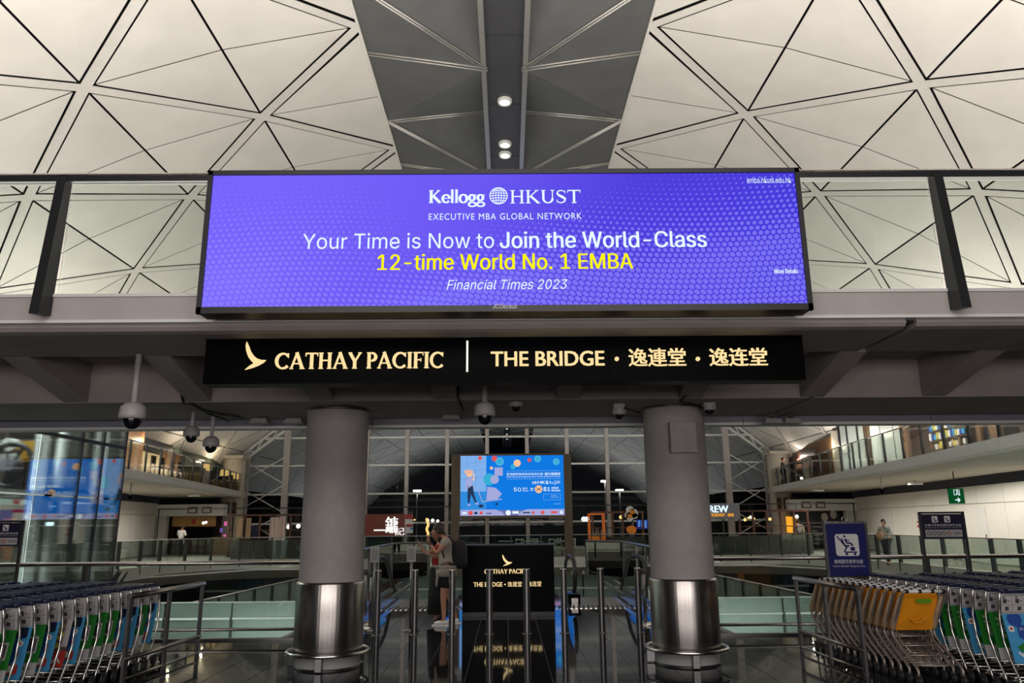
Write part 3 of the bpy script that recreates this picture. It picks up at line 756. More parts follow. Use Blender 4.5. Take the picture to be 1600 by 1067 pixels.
#@@PART2
# ================================================================ SIDE AND CROSS GALLERIES
def prism_h(mb, poly, z0, z1):      # horizontal slab from an XY polygon
    fr = ((0,0,z1), (1,0,0), (0,1,0)); mb.prism(poly, fr, -(z1-z0)); return mb
GE = [(15.6,15),(15.7,23),(15.9,30),(15.3,35),(13.8,38),(11.5,39)]
GP_ = GE+[(-x, y) for x, y in reversed(GE) if y > 22]+[(-15.7, 21.3)]
gal = thing('gallery', 'far gallery wrapping round the atrium void with a glass balustrade', 'gallery', (0, 39, 0))
prism_h(MB(), GP_+[(-24,21.3),(-24,52),(24,52),(24,15)], -.34, 0).build('floor_slab', M_STONE, gal)
def fascia(root, path, z0, z1, step, m, off=.02, th=.08, name='fascia_panel'):
    pts = path_pts(path, step)
    for a, b in zip(pts[:-1], pts[1:]):
        d = (b-a).normalized(); n = Vector((-d.y, d.x))*off
        MB().bar((*(a+n+d*.008), (z0+z1)/2), (*(b+n-d*.008), (z0+z1)/2), th, z1-z0).build(name, m, root)
M_FP = mat('gallery_fascia_paint', (.50, .50, .47), .5, noise=.04)
fascia(gal, GP_, -.40, .02, 1.5, M_FP)
fascia(gal, GP_, -.47, -.405, 6, M_WHITE2, .0, .12, 'fascia_edge')
balustrade(gal, GP_, 0, 1.1, 1.5, G_GREEN, M_BLACK, M_STEEL, drop=.30, pw=.07, pd=.13, rail_r=.025)
# sloping soffit under the cross gallery
inn = [(x*.90, 39+(y-39)*.95+1.6) if y > 34 else (x+2.4, y) for x, y in GE]
inn = [(17.6,15),(17.7,23),(17.6,31),(16.4,36.5),(14.6,40),(11.6,41.4)]; inn = inn+[(-x, y) for x, y in reversed(inn) if y > 22]+[(-17.7, 21.3)]
m = MB()
for i in range(len(GP_)-1):
    a, b, c, d = GP_[i], GP_[i+1], inn[i+1], inn[i]; m.quad((*a,-.45), (*b,-.45), (*c,-1.0), (*d,-1.0))
m.build('curved_soffit', M_BEIGE, gal)
m = MB()
for i in range(26): m.box(-10.5+i*.84-.06, -10.5+i*.84+.06, 39.4, 41.2, -.86, -.66) if i % 5 == 2 else None
m.build('soffit_fins', M_BEIGE, gal)
# lower level beyond the void
low = thing('lower_hall', 'dim lower hall below the gallery with greenish glass screens', 'lower hall', (0, 40, -6.2))
MB().box(-24, 24, 12.6, 52, -6.4, -6.2).build('floor_slab', M_STONE, low)
MB().box(-24, 24, 44, 44.2, -6.2, -.4).build('back_wall', M_DARK, low)
M_LOWP = mat('lower_dark_panel', (.05, .06, .055), .3, noise=.3, nscale=.7)
for i in range(32):
    x = -16+i; MB().box(x+.03, x+.97, 42, 42.06, -6.2, -1.0).build('glass_screen', M_LOWP, low)
MB().box(-16, 16, 41.9, 42.1, -1.75, -1.65).build('screen_transom', M_FP, low)
m = MB()
for i in range(40): m.box(-10.9+i*.13, -10.84+i*.13, 41.2, 41.3, -2.3, -1.1)
o = m.build('red_slats', mat('dark_red_slat', (.10, .018, .012), .5), low); o['kind'] = 'stuff'
for (x, w_) in ((-10.2,.35),(9.6,.5),(12.0,.3)): MB().box(x, x+w_, 41.0, 41.2, -2.2, -.95).build('lit_strip', mat('orange_wall_strip', (.55,.16,.03), .5), low)
for sg, side in ((-1,'left'),(1,'right')):
    t = thing('ramp_balustrade', 'sloping green glass balustrade climbing beyond the void on the '+side, 'balustrade', (sg*11, 30, -3))
    N = 12; xo = 15.5; xi = 7.6
    for i in range(N):
        x0 = sg*(xo+(xi-xo)*i/N); x1 = sg*(xo+(xi-xo)*(i+1)/N); z0 = -1.75+1.65*i/N; z1 = -1.75+1.65*(i+1)/N; z0 -= .15; z1 -= .15
        a, b = sorted(((x0, z0), (x1, z1)))
        MB().add([(a[0]+.05,30,-4.6),(b[0]-.05,30,-4.6),(b[0]-.05,30,b[1]),(a[0]+.05,30,a[1]),(a[0]+.05,30.03,-4.6),(b[0]-.05,30.03,-4.6),(b[0]-.05,30.03,b[1]),(a[0]+.05,30.03,a[1])],
            [(0,1,2,3),(7,6,5,4),(0,4,5,1),(1,5,6,2),(2,6,7,3),(3,7,4,0)]).build('glass_panel', M_GREENG, t)
        MB().box(x0-.04, x0+.04, 29.94, 30.1, -4.6, z0).build('post', M_BLACK, t)
    MB().cyl((sg*xo,29.98,-1.88), (sg*xi,29.98,-.23), .035, 8).build('handrail', M_STEEL, t)
    t = thing('lower_balustrade', 'low green glass balustrade with double rail in the void on the '+side, 'balustrade', (sg*9, 24, -3))
    for i in range(5):
        a = sg*4.3+sg*i*2.0; b = a+sg*2.0; x0, x1 = min(a, b), max(a, b)
        MB().box(x0+.03, x1-.03, 24.0, 24.03, -.98, -.56).build('upper_panel', M_GREENG, t)
        MB().box(x0+.03, x1-.03, 24.0, 24.03, -1.9, -1.05).build('lower_panel', M_GREENG, t)
        MB().box(a-.03, a+.03, 23.93, 24.0, -1.9, -.98).build('post', M_BLACK, t)
    x0, x1 = sorted((sg*4.3, sg*14.3))
    MB().box(x0, x1, 23.95, 24.05, -1.04, -.98).build('middle_rail', M_WHITE2, t)
    MB().box(x0, x1, 23.97, 24.03, -.56, -.53).build('top_rail', M_FP, t)
    MB().box(x0, x1, 23.9, 25.5, -2.2, -1.9).build('walkway_slab', M_STONE, t)
    MB().box(sg*4.3-.06, sg*4.3+.06, 23.8, 23.95, -4, -.2).build('end_post', M_WHITE2, t)

# ================================================================ WALLS
WP = [(17.6,17),(18.2,27.3),(19.3,34),(21.0,46.5)]
for sg, side in ((-1,'left'),(1,'right')):
    path = [(sg*x, y) for x, y in WP]; bm_ = MB()
    for a, b in zip(path[:-1], path[1:]): bm_.bar((a[0]+sg*.16, a[1], 1.5), (b[0]+sg*.16, b[1], 1.5), .2, 3.0)
    wl = bm_.build('wall_'+side, M_GREYP); tag(wl, 'long white panelled wall of the '+side+' gallery', kind='structure')
    pts = path_pts(path, 2.3)
    for a, b in zip(pts[:-1], pts[1:]):
        d = (b-a).normalized()
        for z0, z1 in ((.03, 2.28), (2.30, 2.98)): MB().bar((*(a+d*.012), (z0+z1)/2), (*(b-d*.012), (z0+z1)/2), .06, z1-z0).build('wall_panel', M_WHITE, wl)
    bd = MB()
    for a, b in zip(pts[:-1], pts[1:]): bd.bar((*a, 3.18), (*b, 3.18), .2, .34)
    bd.build('dark_band', mat('navy_shadow_band', (.012, .014, .03), .5), wl)  # shade of the recess above the wall put in as a dark strip
    # doors and small fittings on the wall
    def onwall(y):
        for a, b in zip(path[:-1], path[1:]):
            if a[1] <= y <= b[1]: f = (y-a[1])/(b[1]-a[1]); return Vector((a[0]+(b[0]-a[0])*f-sg*.05, y, 0)), (Vector(b)-Vector(a)).normalized()
    for y, l in ((34.8, .9), (38.2, .9)) if sg < 0 else ((40.5,.9),(30.0,.9)):
        p, d = onwall(y); dv = Vector((d.x, d.y, 0))
        MB().bar(p+Vector((0,0,1.08)), p+dv*l+Vector((0,0,1.08)), .05, 2.12).build('door', M_WHITE2, wl)
        MB().bar(p+dv*.1+Vector((-sg*.04,0,1.0)), p+dv*.16+Vector((-sg*.04,0,1.0)), .05, .22).build('door_handle', M_STEEL, wl)
    for k, y in enumerate((32.6, 34.2) if sg < 0 else (37.0, 34.6)):
        p, d = onwall(y); dv = Vector((d.x, d.y, 0))
        MB().bar(p+Vector((0,0,1.45)), p+dv*.22+Vector((0,0,1.45)), .03, .30).build('red_notice', M_RED, wl)
        MB().bar(p+Vector((-sg*.01,0,1.47)), p+dv*.2+Vector((-sg*.01,0,1.47)), .03, .10).build('notice_print', M_WPRINT, wl)
    # balcony above
    BE = [(11.9,14),(12.4,18.4),(13.6,26),(14.3,32),(15.6,41),(17.0,50)]
    bp = [(sg*x, y) for x, y in (BE if sg > 0 else [(12.9, 21.2)]+BE[2:])]
    bal = thing('balcony', 'upper '+side+' balcony with white fascia, black posts and glass panels', 'balcony', (sg*15, 33, 3.35), 'upper balconies')
    MBp = bp+[(sg*24, 50), (sg*24, bp[0][1])]
    prism_h(MB(), MBp, 3.37, 3.70).build('slab', M_FP, bal)
    pp = path_pts(bp, 2.6)
    for a, b in zip(pp[:-1], pp[1:]):
        q = MB(); q.add([(*a,3.365), (*b,3.365), (sg*24, b.y-.02, 3.365), (sg*24, a.y, 3.365), (*a,3.345), (b.x, b.y-.03,3.345), (sg*24, b.y-.05, 3.345), (sg*24, a.y, 3.345)],
            [(0,1,2,3),(7,6,5,4),(0,4,5,1),(1,5,6,2),(2,6,7,3),(3,7,4,0)]); q.build('soffit_panel', M_BEIGE, bal)
    fascia(bal, bp, 3.42, 3.72, 1.7, M_WHITE2, sg*.02, .08)
    fascia(bal, bp, 3.34, 3.415, 6, M_FP, sg*.05, .10, 'fascia_edge')
    balustrade(bal, bp, 3.70, 1.1, 1.7, G_DARK, M_BLACK, M_STEEL, drop=.22, pw=.05, pd=.07, rail_r=.028)
    for yy in (22, 28, 34, 40, 46):
        l = bpy.data.lights.new('balcony_lamp', 'POINT'); l.energy = 34; l.shadow_soft_size = .06; l.color = (1, .82, .55) if sg < 0 else (1, .9, .75)
        o = bpy.data.objects.new('balcony_lamp', l); COL.objects.link(o); o.location = (sg*(14.6+(yy-22)*.12), yy, 5.4)
    # shop front beam at the far end
    t = thing('shopfront', 'dark shopfront under a white beam at the far end of the '+side+' gallery', 'shopfront', (sg*18.5, 46.5, 0))
    x0, x1 = sorted((sg*16.9, sg*21.0))
    MB().box(x0, x1, 46.2, 46.8, 2.22, 2.9).build('beam', M_WHITE2, t)
    for xx in (17.9, 18.75): 
        MB().box(sg*xx-.28, sg*xx+.28, 46.14, 46.2, 2.38, 2.74).build('vent_frame', M_BROWN, t)
        MB().box(sg*xx-.20, sg*xx+.20, 46.12, 46.15, 2.44, 2.66).build('vent', M_WHITE2, t)
    MB().box(x0, x1, 48.0, 48.2, 0, 2.22).build('back_wall', M_DWOOD, t)
    MB().box(sg*20.6-.3, sg*20.6+.3, 46.3, 46.7, 0, 2.22).build('jamb', M_FP, t)
    if sg < 0:
        MB().box(-20.2, -17.6, 46.9, 47.0, 1.62, 2.2).build('header_sign', mat('ochre_panel', (.45, .24, .06), .5), t)
        MB().box(-19.0, -18.8, 46.86, 46.9, 1.75, 2.05).build('sign_emblem', M_RED, t)
        MB().box(-20.1, -17.7, 47.0, 47.1, .9, 1.5).build('service_window', M_BLACKG, t)
        MB().box(-20.2, -17.6, 46.8, 47.2, 0, .85).build('counter', M_DWOOD, t)
        for k in range(4): MB().box(-17.3+.22*(k%2), -17.15+.22*(k%2), 46.9, 47.0, .5+k*.38, .75+k*.38).build('lit_poster', E_PINK if k % 2 else emitm('violet_light', (.25,.15,.6), .5), t)
        MB().box(-17.6, -16.5, 46.5, 47.1, 0, 1.0).build('reception_desk', M_WOOD, t)
    else:
        MB().box(17.2, 20.2, 46.9, 47.0, .2, 2.2).build('chalk_board', M_BLACK, t)
        for k in range(12): MB().box(17.4, 18.7+.3*(k % 3), 46.86, 46.9, .3+k*.12, .34+k*.12).build('menu_line', M_GREYP if k % 2 else M_FP, t)
        for xx, zz in ((19.2, 1.85), (19.75, 2.0), (20.1, 1.3)): MB().disc((xx, zz), .2, FR((0, 46.85, 0)), .02, M_BEIGE, 14, 1.3).build('plate', None, t)
        MB().box(16.9, 17.6, 46.9, 47, .9, 1.9).build('lit_panel', E_ORANGE, t)
    for xx, yy in ((15.2, 40), (16.6, 33)):
        lt = thing('spotlight', 'small white spotlight under the '+side+' balcony soffit'+(', farther one' if yy == 40 else ', nearer one'), 'spotlight', (sg*(xx+1), yy, 3.2), 'soffit spotlights')
        MB().cyl((sg*(xx+1),yy,3.36), (sg*(xx+1),yy,3.22), .03, 8).build('stem', M_WHITE2, lt)
        MB().box(sg*(xx+1)-.28, sg*(xx+1)+.28, yy-.1, yy+.1, 3.14, 3.22).build('head', M_WHITE2, lt)
    lt = thing('security_camera', 'pole hung camera under the '+side+' balcony', 'security camera', (sg*14.9, 30.5, 2.7))
    MB().cyl((sg*14.9,30.5,3.35), (sg*14.9,30.5,2.85), .03, 8).build('pole', M_CAMW, lt); MB().ball((sg*14.9,30.5,2.80), .09, m=M_BLACKG).build('dome', None, lt)

# ================================================================ FAR GLASS WALL
YW = 50.0
wb = MB(); wall_glass = None
root = MB()
root.box(-17.8, 17.8, YW-.05, YW+.15, -.1, .12); wbk = root.build('wall_back', M_FP); tag(wbk, 'tall curtain wall of glass at the far end, dark night outside', kind='structure')
def vz(x): return H_C-R_V+math.sqrt(R_V**2-x*x)
mx = [(-1)**0*0]
for k in range(-7, 7):
    x = 1.31*(2*k+1); h = vz(min(abs(x), 17.5))-.15; wd = .24 if abs(x) < 14 else .4
    MB().box(x-wd/2, x+wd/2, YW-.18, YW+.12, 0, h).build('mullion', M_FASC, wbk)
for z in (1.72, 3.57, 5.40, 7.20, 9.0, 10.8):
    xm = math.sqrt(max(0, R_V**2-(z-H_C+R_V)**2)); xm = min(17.6, xm)
    if xm > 1: MB().box(-xm, xm, YW-.10, YW+.05, z-.055, z+.055).build('transom', M_WHITE2, wbk)
for k in range(-7, 6):
    x0 = 1.31*(2*k+1)+.13; x1 = x0+2.36
    zs = [0, 1.72, 3.57, 5.40, 7.20, 9.0, 10.8, 12.6]
    for z0, z1 in zip(zs[:-1], zs[1:]):
        hm = vz(min(17.5, max(abs(x0), abs(x1))))-.2
        if hm > z0+.3: MB().box(x0, x1, YW, YW+.02, z0+.06, min(z1-.06, hm)).build('pane', G_WALL, wbk)
m = MB()
for off in (0.25, .75): m.tube([(x/2., YW-.1, vz(min(17.6, abs(x/2.)))-off) for x in range(-35, 36)], .10, 6)
for i in range(-17, 17): m.cyl((i, YW-.1, vz(abs(i))-.25), (i+.5, YW-.1, vz(abs(i+.5))-.75), .05, 5); m.cyl((i+.5, YW-.1, vz(abs(i+.5))-.75), (i+1, YW-.1, vz(min(17.4,abs(i+1)))-.25), .05, 5)
m.build('arch_truss', M_WHITE2, wbk)
for sg in (-1, 1):
    m = MB()
    for z in (0.6, 2.4, 4.2): m.cyl((sg*14.4,YW-.2,z), (sg*17.6,YW-.2,z+1.8), .035, 6); m.cyl((sg*17.6,YW-.2,z), (sg*14.4,YW-.2,z+1.8), .035, 6)
    m.build('cross_brace', M_WHITE2, wbk)
    x = sg*17.3; t = thing('round_pillar', 'pale round pillar at the '+('left' if sg < 0 else 'right')+' springing of the roof', 'pillar', (x, 48.6, 0), 'roof pillars')
    MB().lathe([(.68,0),(.68,5.7),(.5,5.9)], (x,48.6,0), 28).build('shaft', M_BEIGE, t)
    for dx in (-.42, .0, .42): MB().box(x+dx-.12, x+dx+.12, 47.82, 47.95, 2.35, 3.05).build('grille', M_BROWN, t)
    MB().box(x-.7, x+.7, 47.9, 49.3, 5.75, 5.95).build('cap', M_BEIGE, t)
# night outside: kerbs, far building bands and lamps
ap = thing('apron_building', 'low unlit building across the airfield outside the glass', 'building', (0, 100, -4))
MB().box(-60, 60, 110, 112, -4, 6.2).build('facade', mat('night_facade', (.02,.022,.026), .6, noise=.3, nscale=.2), ap)
MB().box(-60, 60, 109.7, 110, 4.6, 5.1).build('parapet', mat('night_concrete', (.09,.09,.09), .7), ap)
for i in range(20): MB().box(-30+i*3, -27.6+i*3, 109.8, 110, 1.2, 1.9).build('window_band', mat('night_window', (.05,.06,.06), .2), ap)
for k, (px, py, lab) in enumerate(((652,767,'left of the ad board'),(945,752,'right of the ad board, upper'),(968,766,'right of the ad board, lower'),(1125,745,'seen right of the right column'),(430,758,'far left near the arch'))):
    q = P(px, py, 90); t = thing('apron_lamp', 'bright lamp on a mast outside the glass, '+lab, 'lamp', (q.x, 90, -4))
    MB().cyl((q.x,90,-4), (q.x,90,q.z), .10, 6).build('mast', M_DSTEEL, t)
    MB().box(q.x-.45, q.x+.45, 89.8, 90.2, q.z-.1, q.z+.12).build('lamp_head', E_WARM if k in (3,4) else E_POINT, t)

# ================================================================ AD SCREEN (far, blue)
YA = 38.3
a = P(719, 806, YA); b = P(880, 711, YA); ax0, ax1, az0, az1 = a.x, b.x, a.z, b.z
ad = thing('advert_screen', 'large bright blue airport rewards advert screen on bronze posts', 'screen', ((ax0+ax1)/2, YA, 0))
for px in (711.5, 887): q = P(px, 760, YA+.3); MB().box(q.x-.2, q.x+.2, YA+.2, YA+.5, 0, az1+.08).build('post', M_BROWN, ad)
MB().box(ax0-.12, ax1+.12, YA+.03, YA+.3, az0-.13, az1+.10).build('frame', M_BROWN, ad)
MB().box(ax0, ax1, YA, YA+.03, az0, az1).build('screen', E_SB, ad)
FA = FR((0, YA-.004, 0)); AW = ax1-ax0; AH = az1-az0
def U(u): return ax0+u*AW          # u,v in 0..1 of screen (v up)
def V(v): return az0+v*AH
m = MB(); m.rect(U(0), U(.25), V(.09), V(1), FA, .004, E_SK)
m.rect(U(0), U(.25), V(.09), V(.40), FR((0, YA-.009, 0)), .004, emitm('screen_sea_glow', (.03,.26,.72), 1)); m.build('photo_area', None, ad)
FA2 = FR((0, YA-.014, 0))
m = MB()
for v in (.60, .72, .85): m.stroke([(U(.0), V(v)), (U(.25), V(v+.05))], .012, FA2, .003, emitm('screen_line_glow', (.10,.22,.6), 1))
for u in (.06, .15): m.stroke([(U(u), V(.5)), (U(u), V(.98))], .012, FA2, .003, emitm('screen_line_glow', (.10,.22,.6), 1))
m.build('window_lines', None, ad)
m = MB()   # strolling shopper picture
m.disc((U(.085), V(.70)), .17, FA2, .003, E_SO, 12); m.disc((U(.08), V(.73)), .24, FR((0,YA-.018,0)), .003, emitm('screen_hat_glow', (.8,.45,.35), 1), 12, .45)
m.prism([(U(.05),V(.42)),(U(.115),V(.50)),(U(.12),V(.62)),(U(.085),V(.66)),(U(.05),V(.60))], FA2, .003, E_SP)
m.stroke([(U(.115),V(.62)),(U(.13),V(.58)),(U(.13),V(.70))], .06, FA2, .003, E_SO)
m.stroke([(U(.095),V(.50)),(U(.085),V(.33)),(U(.08),V(.21))], [.24,.16,.08], FA2, .003, E_SD)
m.stroke([(U(.10),V(.50)),(U(.12),V(.35)),(U(.15),V(.22))], [.2,.14,.08], FA2, .003, E_SD)
m.disc((U(.085),V(.18)), .09, FA2, .003, E_SP, 10, .5); m.disc((U(.16),V(.20)), .09, FA2, .003, E_SP, 10, .5); m.build('shopper_picture', None, ad)
m = MB()
m.stroke([(U(.13),V(.49)),(U(.17),V(.43)),(U(.21),V(.23)),(U(.40),V(.27))], .05, FA2, .003, E_SP)
m.prism([(U(.25),V(.25)),(U(.36),V(.27)),(U(.40),V(.36)),(U(.34),V(.46)),(U(.26),V(.48))], FA2, .003, E_SP)
m.disc((U(.28),V(.60)), .30, FA2, .003, E_SB2, 18); m.disc((U(.33),V(.60)), .22, FR((0,YA-.018,0)), .003, E_SP, 14); m.rect(U(.33),U(.41),V(.66),V(.80), FA2, .003, E_SP)
m.disc((U(.20),V(.16)), .13, FA2, .003, E_SD, 10, .6); m.disc((U(.35),V(.19)), .07, FA2, .003, E_SD, 10)
m.build('trolley_picture', None, ad)
for u, v, r, mt in ((.33,.95,.17,E_SR),(.38,.90,.22,E_SB2),(.55,.87,.18,E_SO),(.51,.81,.13,E_SB2),(.75,.94,.34,E_SB2),(.67,.92,.10,E_SR),(.93,.89,.17,E_SB2),(.30,.79,.08,E_SO),(.19,.96,.10,E_SR)):
    r2 = min(r, (1-v)*AH*.98/1.0) if v > .93 else r
    m = MB(); m.disc((U(u),V(v)), r2, FA2, .003, mt, 16)
    if r > .15: m.ring((U(u), YA-.02, V(v)), r2*.8, .012, 20, mt if mt != E_SB2 else E_SK, axis='y', q=5)
    m.build('coin', None, ad)
def at_(s, u0, u1, v0, v1, mt, **k):
    m = MB(); m.text(s, U(u0), U(u1), V(v0), V(v1), FA2, mt, **k); m.build('lettering', None, ad)
at_('香港國際機場會員獎賞計劃', .445, .80, .665, .705, E_SW); at_('積分當錢用', .815, .965, .662, .708, E_SW, bold=.02)
at_('HKIA Rewards Programme Earn Points & Spend As Cash', .445, .965, .625, .65, E_SW, bold=.01)
at_('消費', .69, .735, .515, .565, E_SW); at_('HK$1', .745, .87, .51, .57, E_SW, bold=.015); at_('=1', .88, .925, .51, .57, E_SW, bold=.01); at_('積分', .93, .965, .52, .57, E_SW)
at_('50', .515, .585, .395, .46, E_SW); at_('積分', .60, .65, .43, .462, E_SW); at_('Points', .60, .655, .395, .42, E_SW); at_('=', .675, .705, .41, .45, E_SW)
at_('$1', .80, .865, .39, .47, E_SW, bold=.02); at_('HKIA', .88, .95, .435, .468, E_SW, bold=.02); at_('Dollar', .88, .965, .392, .425, E_SW, bold=.02)
m = MB(); m.disc((U(.755), V(.43)), .19, FA2, .003, E_SO, 18); m.stroke([(U(.73),V(.46)),(U(.78),V(.40))], .03, FR((0,YA-.019,0)), .003, E_SD); m.stroke([(U(.78),V(.46)),(U(.73),V(.40))], .03, FR((0,YA-.019,0)), .003, E_SD); m.build('plane_coin', None, ad)
m = MB()
for v in (.735, .60): m.rect(U(.445), U(.965), V(v), V(v+.006), FA2, .003, E_SK)
m.build('rule_lines', None, ad)
m = MB()
for z in (.25, .345): m.rect(U(.80), U(.965), V(z), V(z+.005), FA2, .003, E_SK)
for u in (.80, .962): m.rect(U(u), U(u+.003), V(.25), V(.35), FA2, .003, E_SK)
m.rect(U(.87), U(.95), V(.29), V(.30), FA2, .003, E_SK); m.rect(U(.87), U(.93), V(.315), V(.325), FA2, .003, E_SK)
m.rect(U(.90), U(.965), V(.18), V(.19), FA2, .003, E_SK); m.build('small_print_box', None, ad)
m = MB(); m.rect(U(0), U(1), V(0), V(.09), FA, .004, emitm('screen_band_glow', (.16,.17,.42), 1)); 
m.prism([(U(.0),V(.0)),(U(.43),V(.0)),(U(.40),V(.06)),(U(.34),V(.10)),(U(0),V(.10))], FR((0,YA-.009,0)), .004, E_SP)
m.prism([(U(1),V(.0)),(U(1),V(.10)),(U(.64),V(.10)),(U(.58),V(.06)),(U(.55),V(0))], FR((0,YA-.009,0)), .004, E_SP); m.build('logo_band', None, ad)
for u, mt, r in ((.10,E_SR,.11),(.20,E_SR,.08),(.46,E_SW,.13),(.70,E_SR,.07),(.79,E_SR,.09),(.97,E_SW,.07)):
    MB().disc((U(u),V(.045)), r, FA2, .003, mt, 14).build('round_logo', None, ad)
m = MB(); m.rect(U(.135), U(.165), V(.025), V(.065), FA2, .003, E_SD); m.rect(U(.87), U(.93), V(.03), V(.065), FA2, .003, E_SR); m.rect(U(.25), U(.30), V(.03), V(.045), FA2, .003, E_SD)
m.rect(U(.60), U(.67), V(.035), V(.055), FA2, .003, E_SD); m.rect(U(.50), U(.56), V(.03), V(.07), FA2, .003, E_SW); m.rect(U(.02), U(.06), V(.03), V(.06), FA2, .003, E_SW); o = m.build('small_logos', None, ad); o['kind'] = 'stuff'

# ================================================================ ESCALATORS
for sg, side in ((-1,'left'),(1,'right')):
    t = thing('escalator', 'descending escalator with black handrails on the '+side+' beyond the podium', 'escalator', (sg*2, 18, 0), 'descending escalators')
    sl = math.tan(math.radians(-30))
    for xx in (1.42, 2.92):
        x = sg*xx
        pts = [(x,17.0,.28),(x,16.72,.42),(x,16.66,.66),(x,16.8,.88),(x,17.1,.97),(x,18.3,.97),(x,19.0,.82)]+[(x,19.0+d,.82+d*sl) for d in (1,3,6)]
        MB().tube(pts, .045, 8).build('handrail', M_BLACK, t)
        if xx > 2: MB().bar((x,16.9,.06), (x,18.5,.06), .10, .12).build('skirt', M_STEEL, t); continue
        vs = [(x-.01,17.0,.1),(x-.01,18.4,.1),(x-.01,25,.0+6.2*sl),(x-.01,25,.75+6.2*sl),(x-.01,18.6,.85),(x-.01,17.0,.9)]; n = 6
        vs2 = [(a+.02,b,c) for a,b,c in vs]
        MB().add(vs+vs2, [tuple(range(6)), tuple(range(11,5,-1))]+[(i,i+n,(i+1)%n+n,(i+1)%n) for i in range(n)]).build('glass_side', G_CLEAR, t)
        MB().bar((x,16.9,.06), (x,18.5,.06), .14, .18).build('skirt', M_STEEL, t)
        MB().bar((x,18.5,.06), (x,25,.06+6.5*sl), .14, .18).build('skirt', M_STEEL, t)
    for i in range(10):
        MB().box(sg*2.17-.62, sg*2.17+.62, 18.6+i*.4, 19.0+i*.4, -.25-i*.2, -.03-i*.2).build('step', M_DSTEEL, t)
    MB().box(sg*1.42-.13, sg*1.42+.13, 17.0, 17.45, 0, .22).build('newel_box', M_BLACKG, t)

# ================================================================ GLASS LIFT SHAFT (left)
ls = thing('lift_shaft', 'tall glazed lift shaft with pale posts at the left, mirroring the blue advert', 'lift shaft', (-12, 17, -6.2))
ys = [13.2, 15.3, 17.15, 18.85, 19.85, 21.0]; zs = [-1.9, .0, 2.42, 3.80, 6.2]
for y0, y1 in zip(ys[:-1], ys[1:]):
    for z0, z1 in zip(zs[:-1], zs[1:]): MB().box(-10.52, -10.50, y0+.02, y1-.02, z0+.02, z1-.02).build('glass_panel', G_LIFT, ls)
for y in ys[3:]: MB().box(-10.56, -10.49, y-.025, y+.025, -1.9, 6.2).build('mullion', M_BLACK, ls)
MB().box(-10.56, -10.49, 13.2, 21.0, 3.76, 3.84).build('transom', M_BLACK, ls)
MB().box(-10.95, -10.6, 17.7, 18.0, -6.2, 6.2).build('pale_post', M_WHITE2, ls)
MB().box(-10.95, -10.6, 20.3, 20.6, -6.2, 6.2).build('pale_post', M_WHITE2, ls)
MB().cyl((-11.4,19.6,-6.2), (-11.4,19.6,6.2), .14, 14).build('round_post', M_WHITE2, ls)
MB().cyl((-14.2,20.6,-6.2), (-14.2,20.6,6.2), .2, 14).build('round_post', M_WHITE2, ls)
for z in (2.42, 0.02): MB().box(-10.9, -10.6, 13.2, 21.0, z-.10, z+.10).build('floor_beam', M_WHITE2, ls)
MB().box(-14.6, -10.6, 20.92, 20.98, 2.3, 2.55).build('floor_beam', M_WHITE2, ls)
M_SHB = mat('shaft_back_panel', (.22,.25,.24), .6, noise=.1)
for i in range(5): MB().box(-14.8, -14.7, 13.2+i*1.56, 14.7+i*1.56, -1.9, 6.2).build('back_panel', M_SHB, ls)
MB().box(-14.8, -14.5, 15.0, 19.0, 2.6, 3.2).build('machine_beam', M_BLACK, ls)
lm = thing('lift_machine', 'black winding machine with large wheel and yellow guard inside the lift shaft', 'machine', (-11.9, 18.6, 2.55))
MB().ring((-11.75,18.2,3.15), .50, .06, 28, axis='y').build('wheel_rim', M_BLACK, lm); MB().ring((-12.25,20.1,3.2), .52, .05, 28, axis='y').build('wheel_rim', M_BLACK, lm)
MB().cyl((-11.75,18.0,3.15), (-11.75,18.4,3.15), .16, 16).build('hub', M_FASC2, lm); MB().cyl((-12.25,20.0,3.2), (-12.25,20.3,3.2), .15, 16).build('hub', M_STEEL, lm)
for a_ in range(3): MB().bar((-11.75-.5*math.cos(a_*1.05),18.2,3.15-.5*math.sin(a_*1.05)), (-11.75+.5*math.cos(a_*1.05),18.2,3.15+.5*math.sin(a_*1.05)), .05, .06, up=(0,1,0)).build('spoke', M_BLACK, lm)
MB().box(-11.75, -11.35, 18.5, 18.9, 3.25, 3.75).build('yellow_guard', mat('yellow_guard_paint', (.62,.30,.01), .5), lm)
MB().box(-12.6, -11.2, 17.9, 20.4, 2.52, 2.66).build('base_frame', M_BLACK, lm); MB().box(-12.2, -11.5, 18.5, 19.4, 2.66, 3.25).build('gear_case', M_BLACK, lm)
MB().cyl((-12.05,18.4,3.65), (-12.05,18.7,3.65), .17, 14).build('motor', M_WHITE2, lm)
for y, z, k in ((14.2, 4.0, 1),): area('shaft_light', (-12.6, 17, 6.0), DOWN, 1.5, 6, 900, (.9, 1, .97), 150)
area('shaft_light_low', (-12.8, 17, 2.0), DOWN, 1.2, 6, 320, (.9, 1, .97), 150)
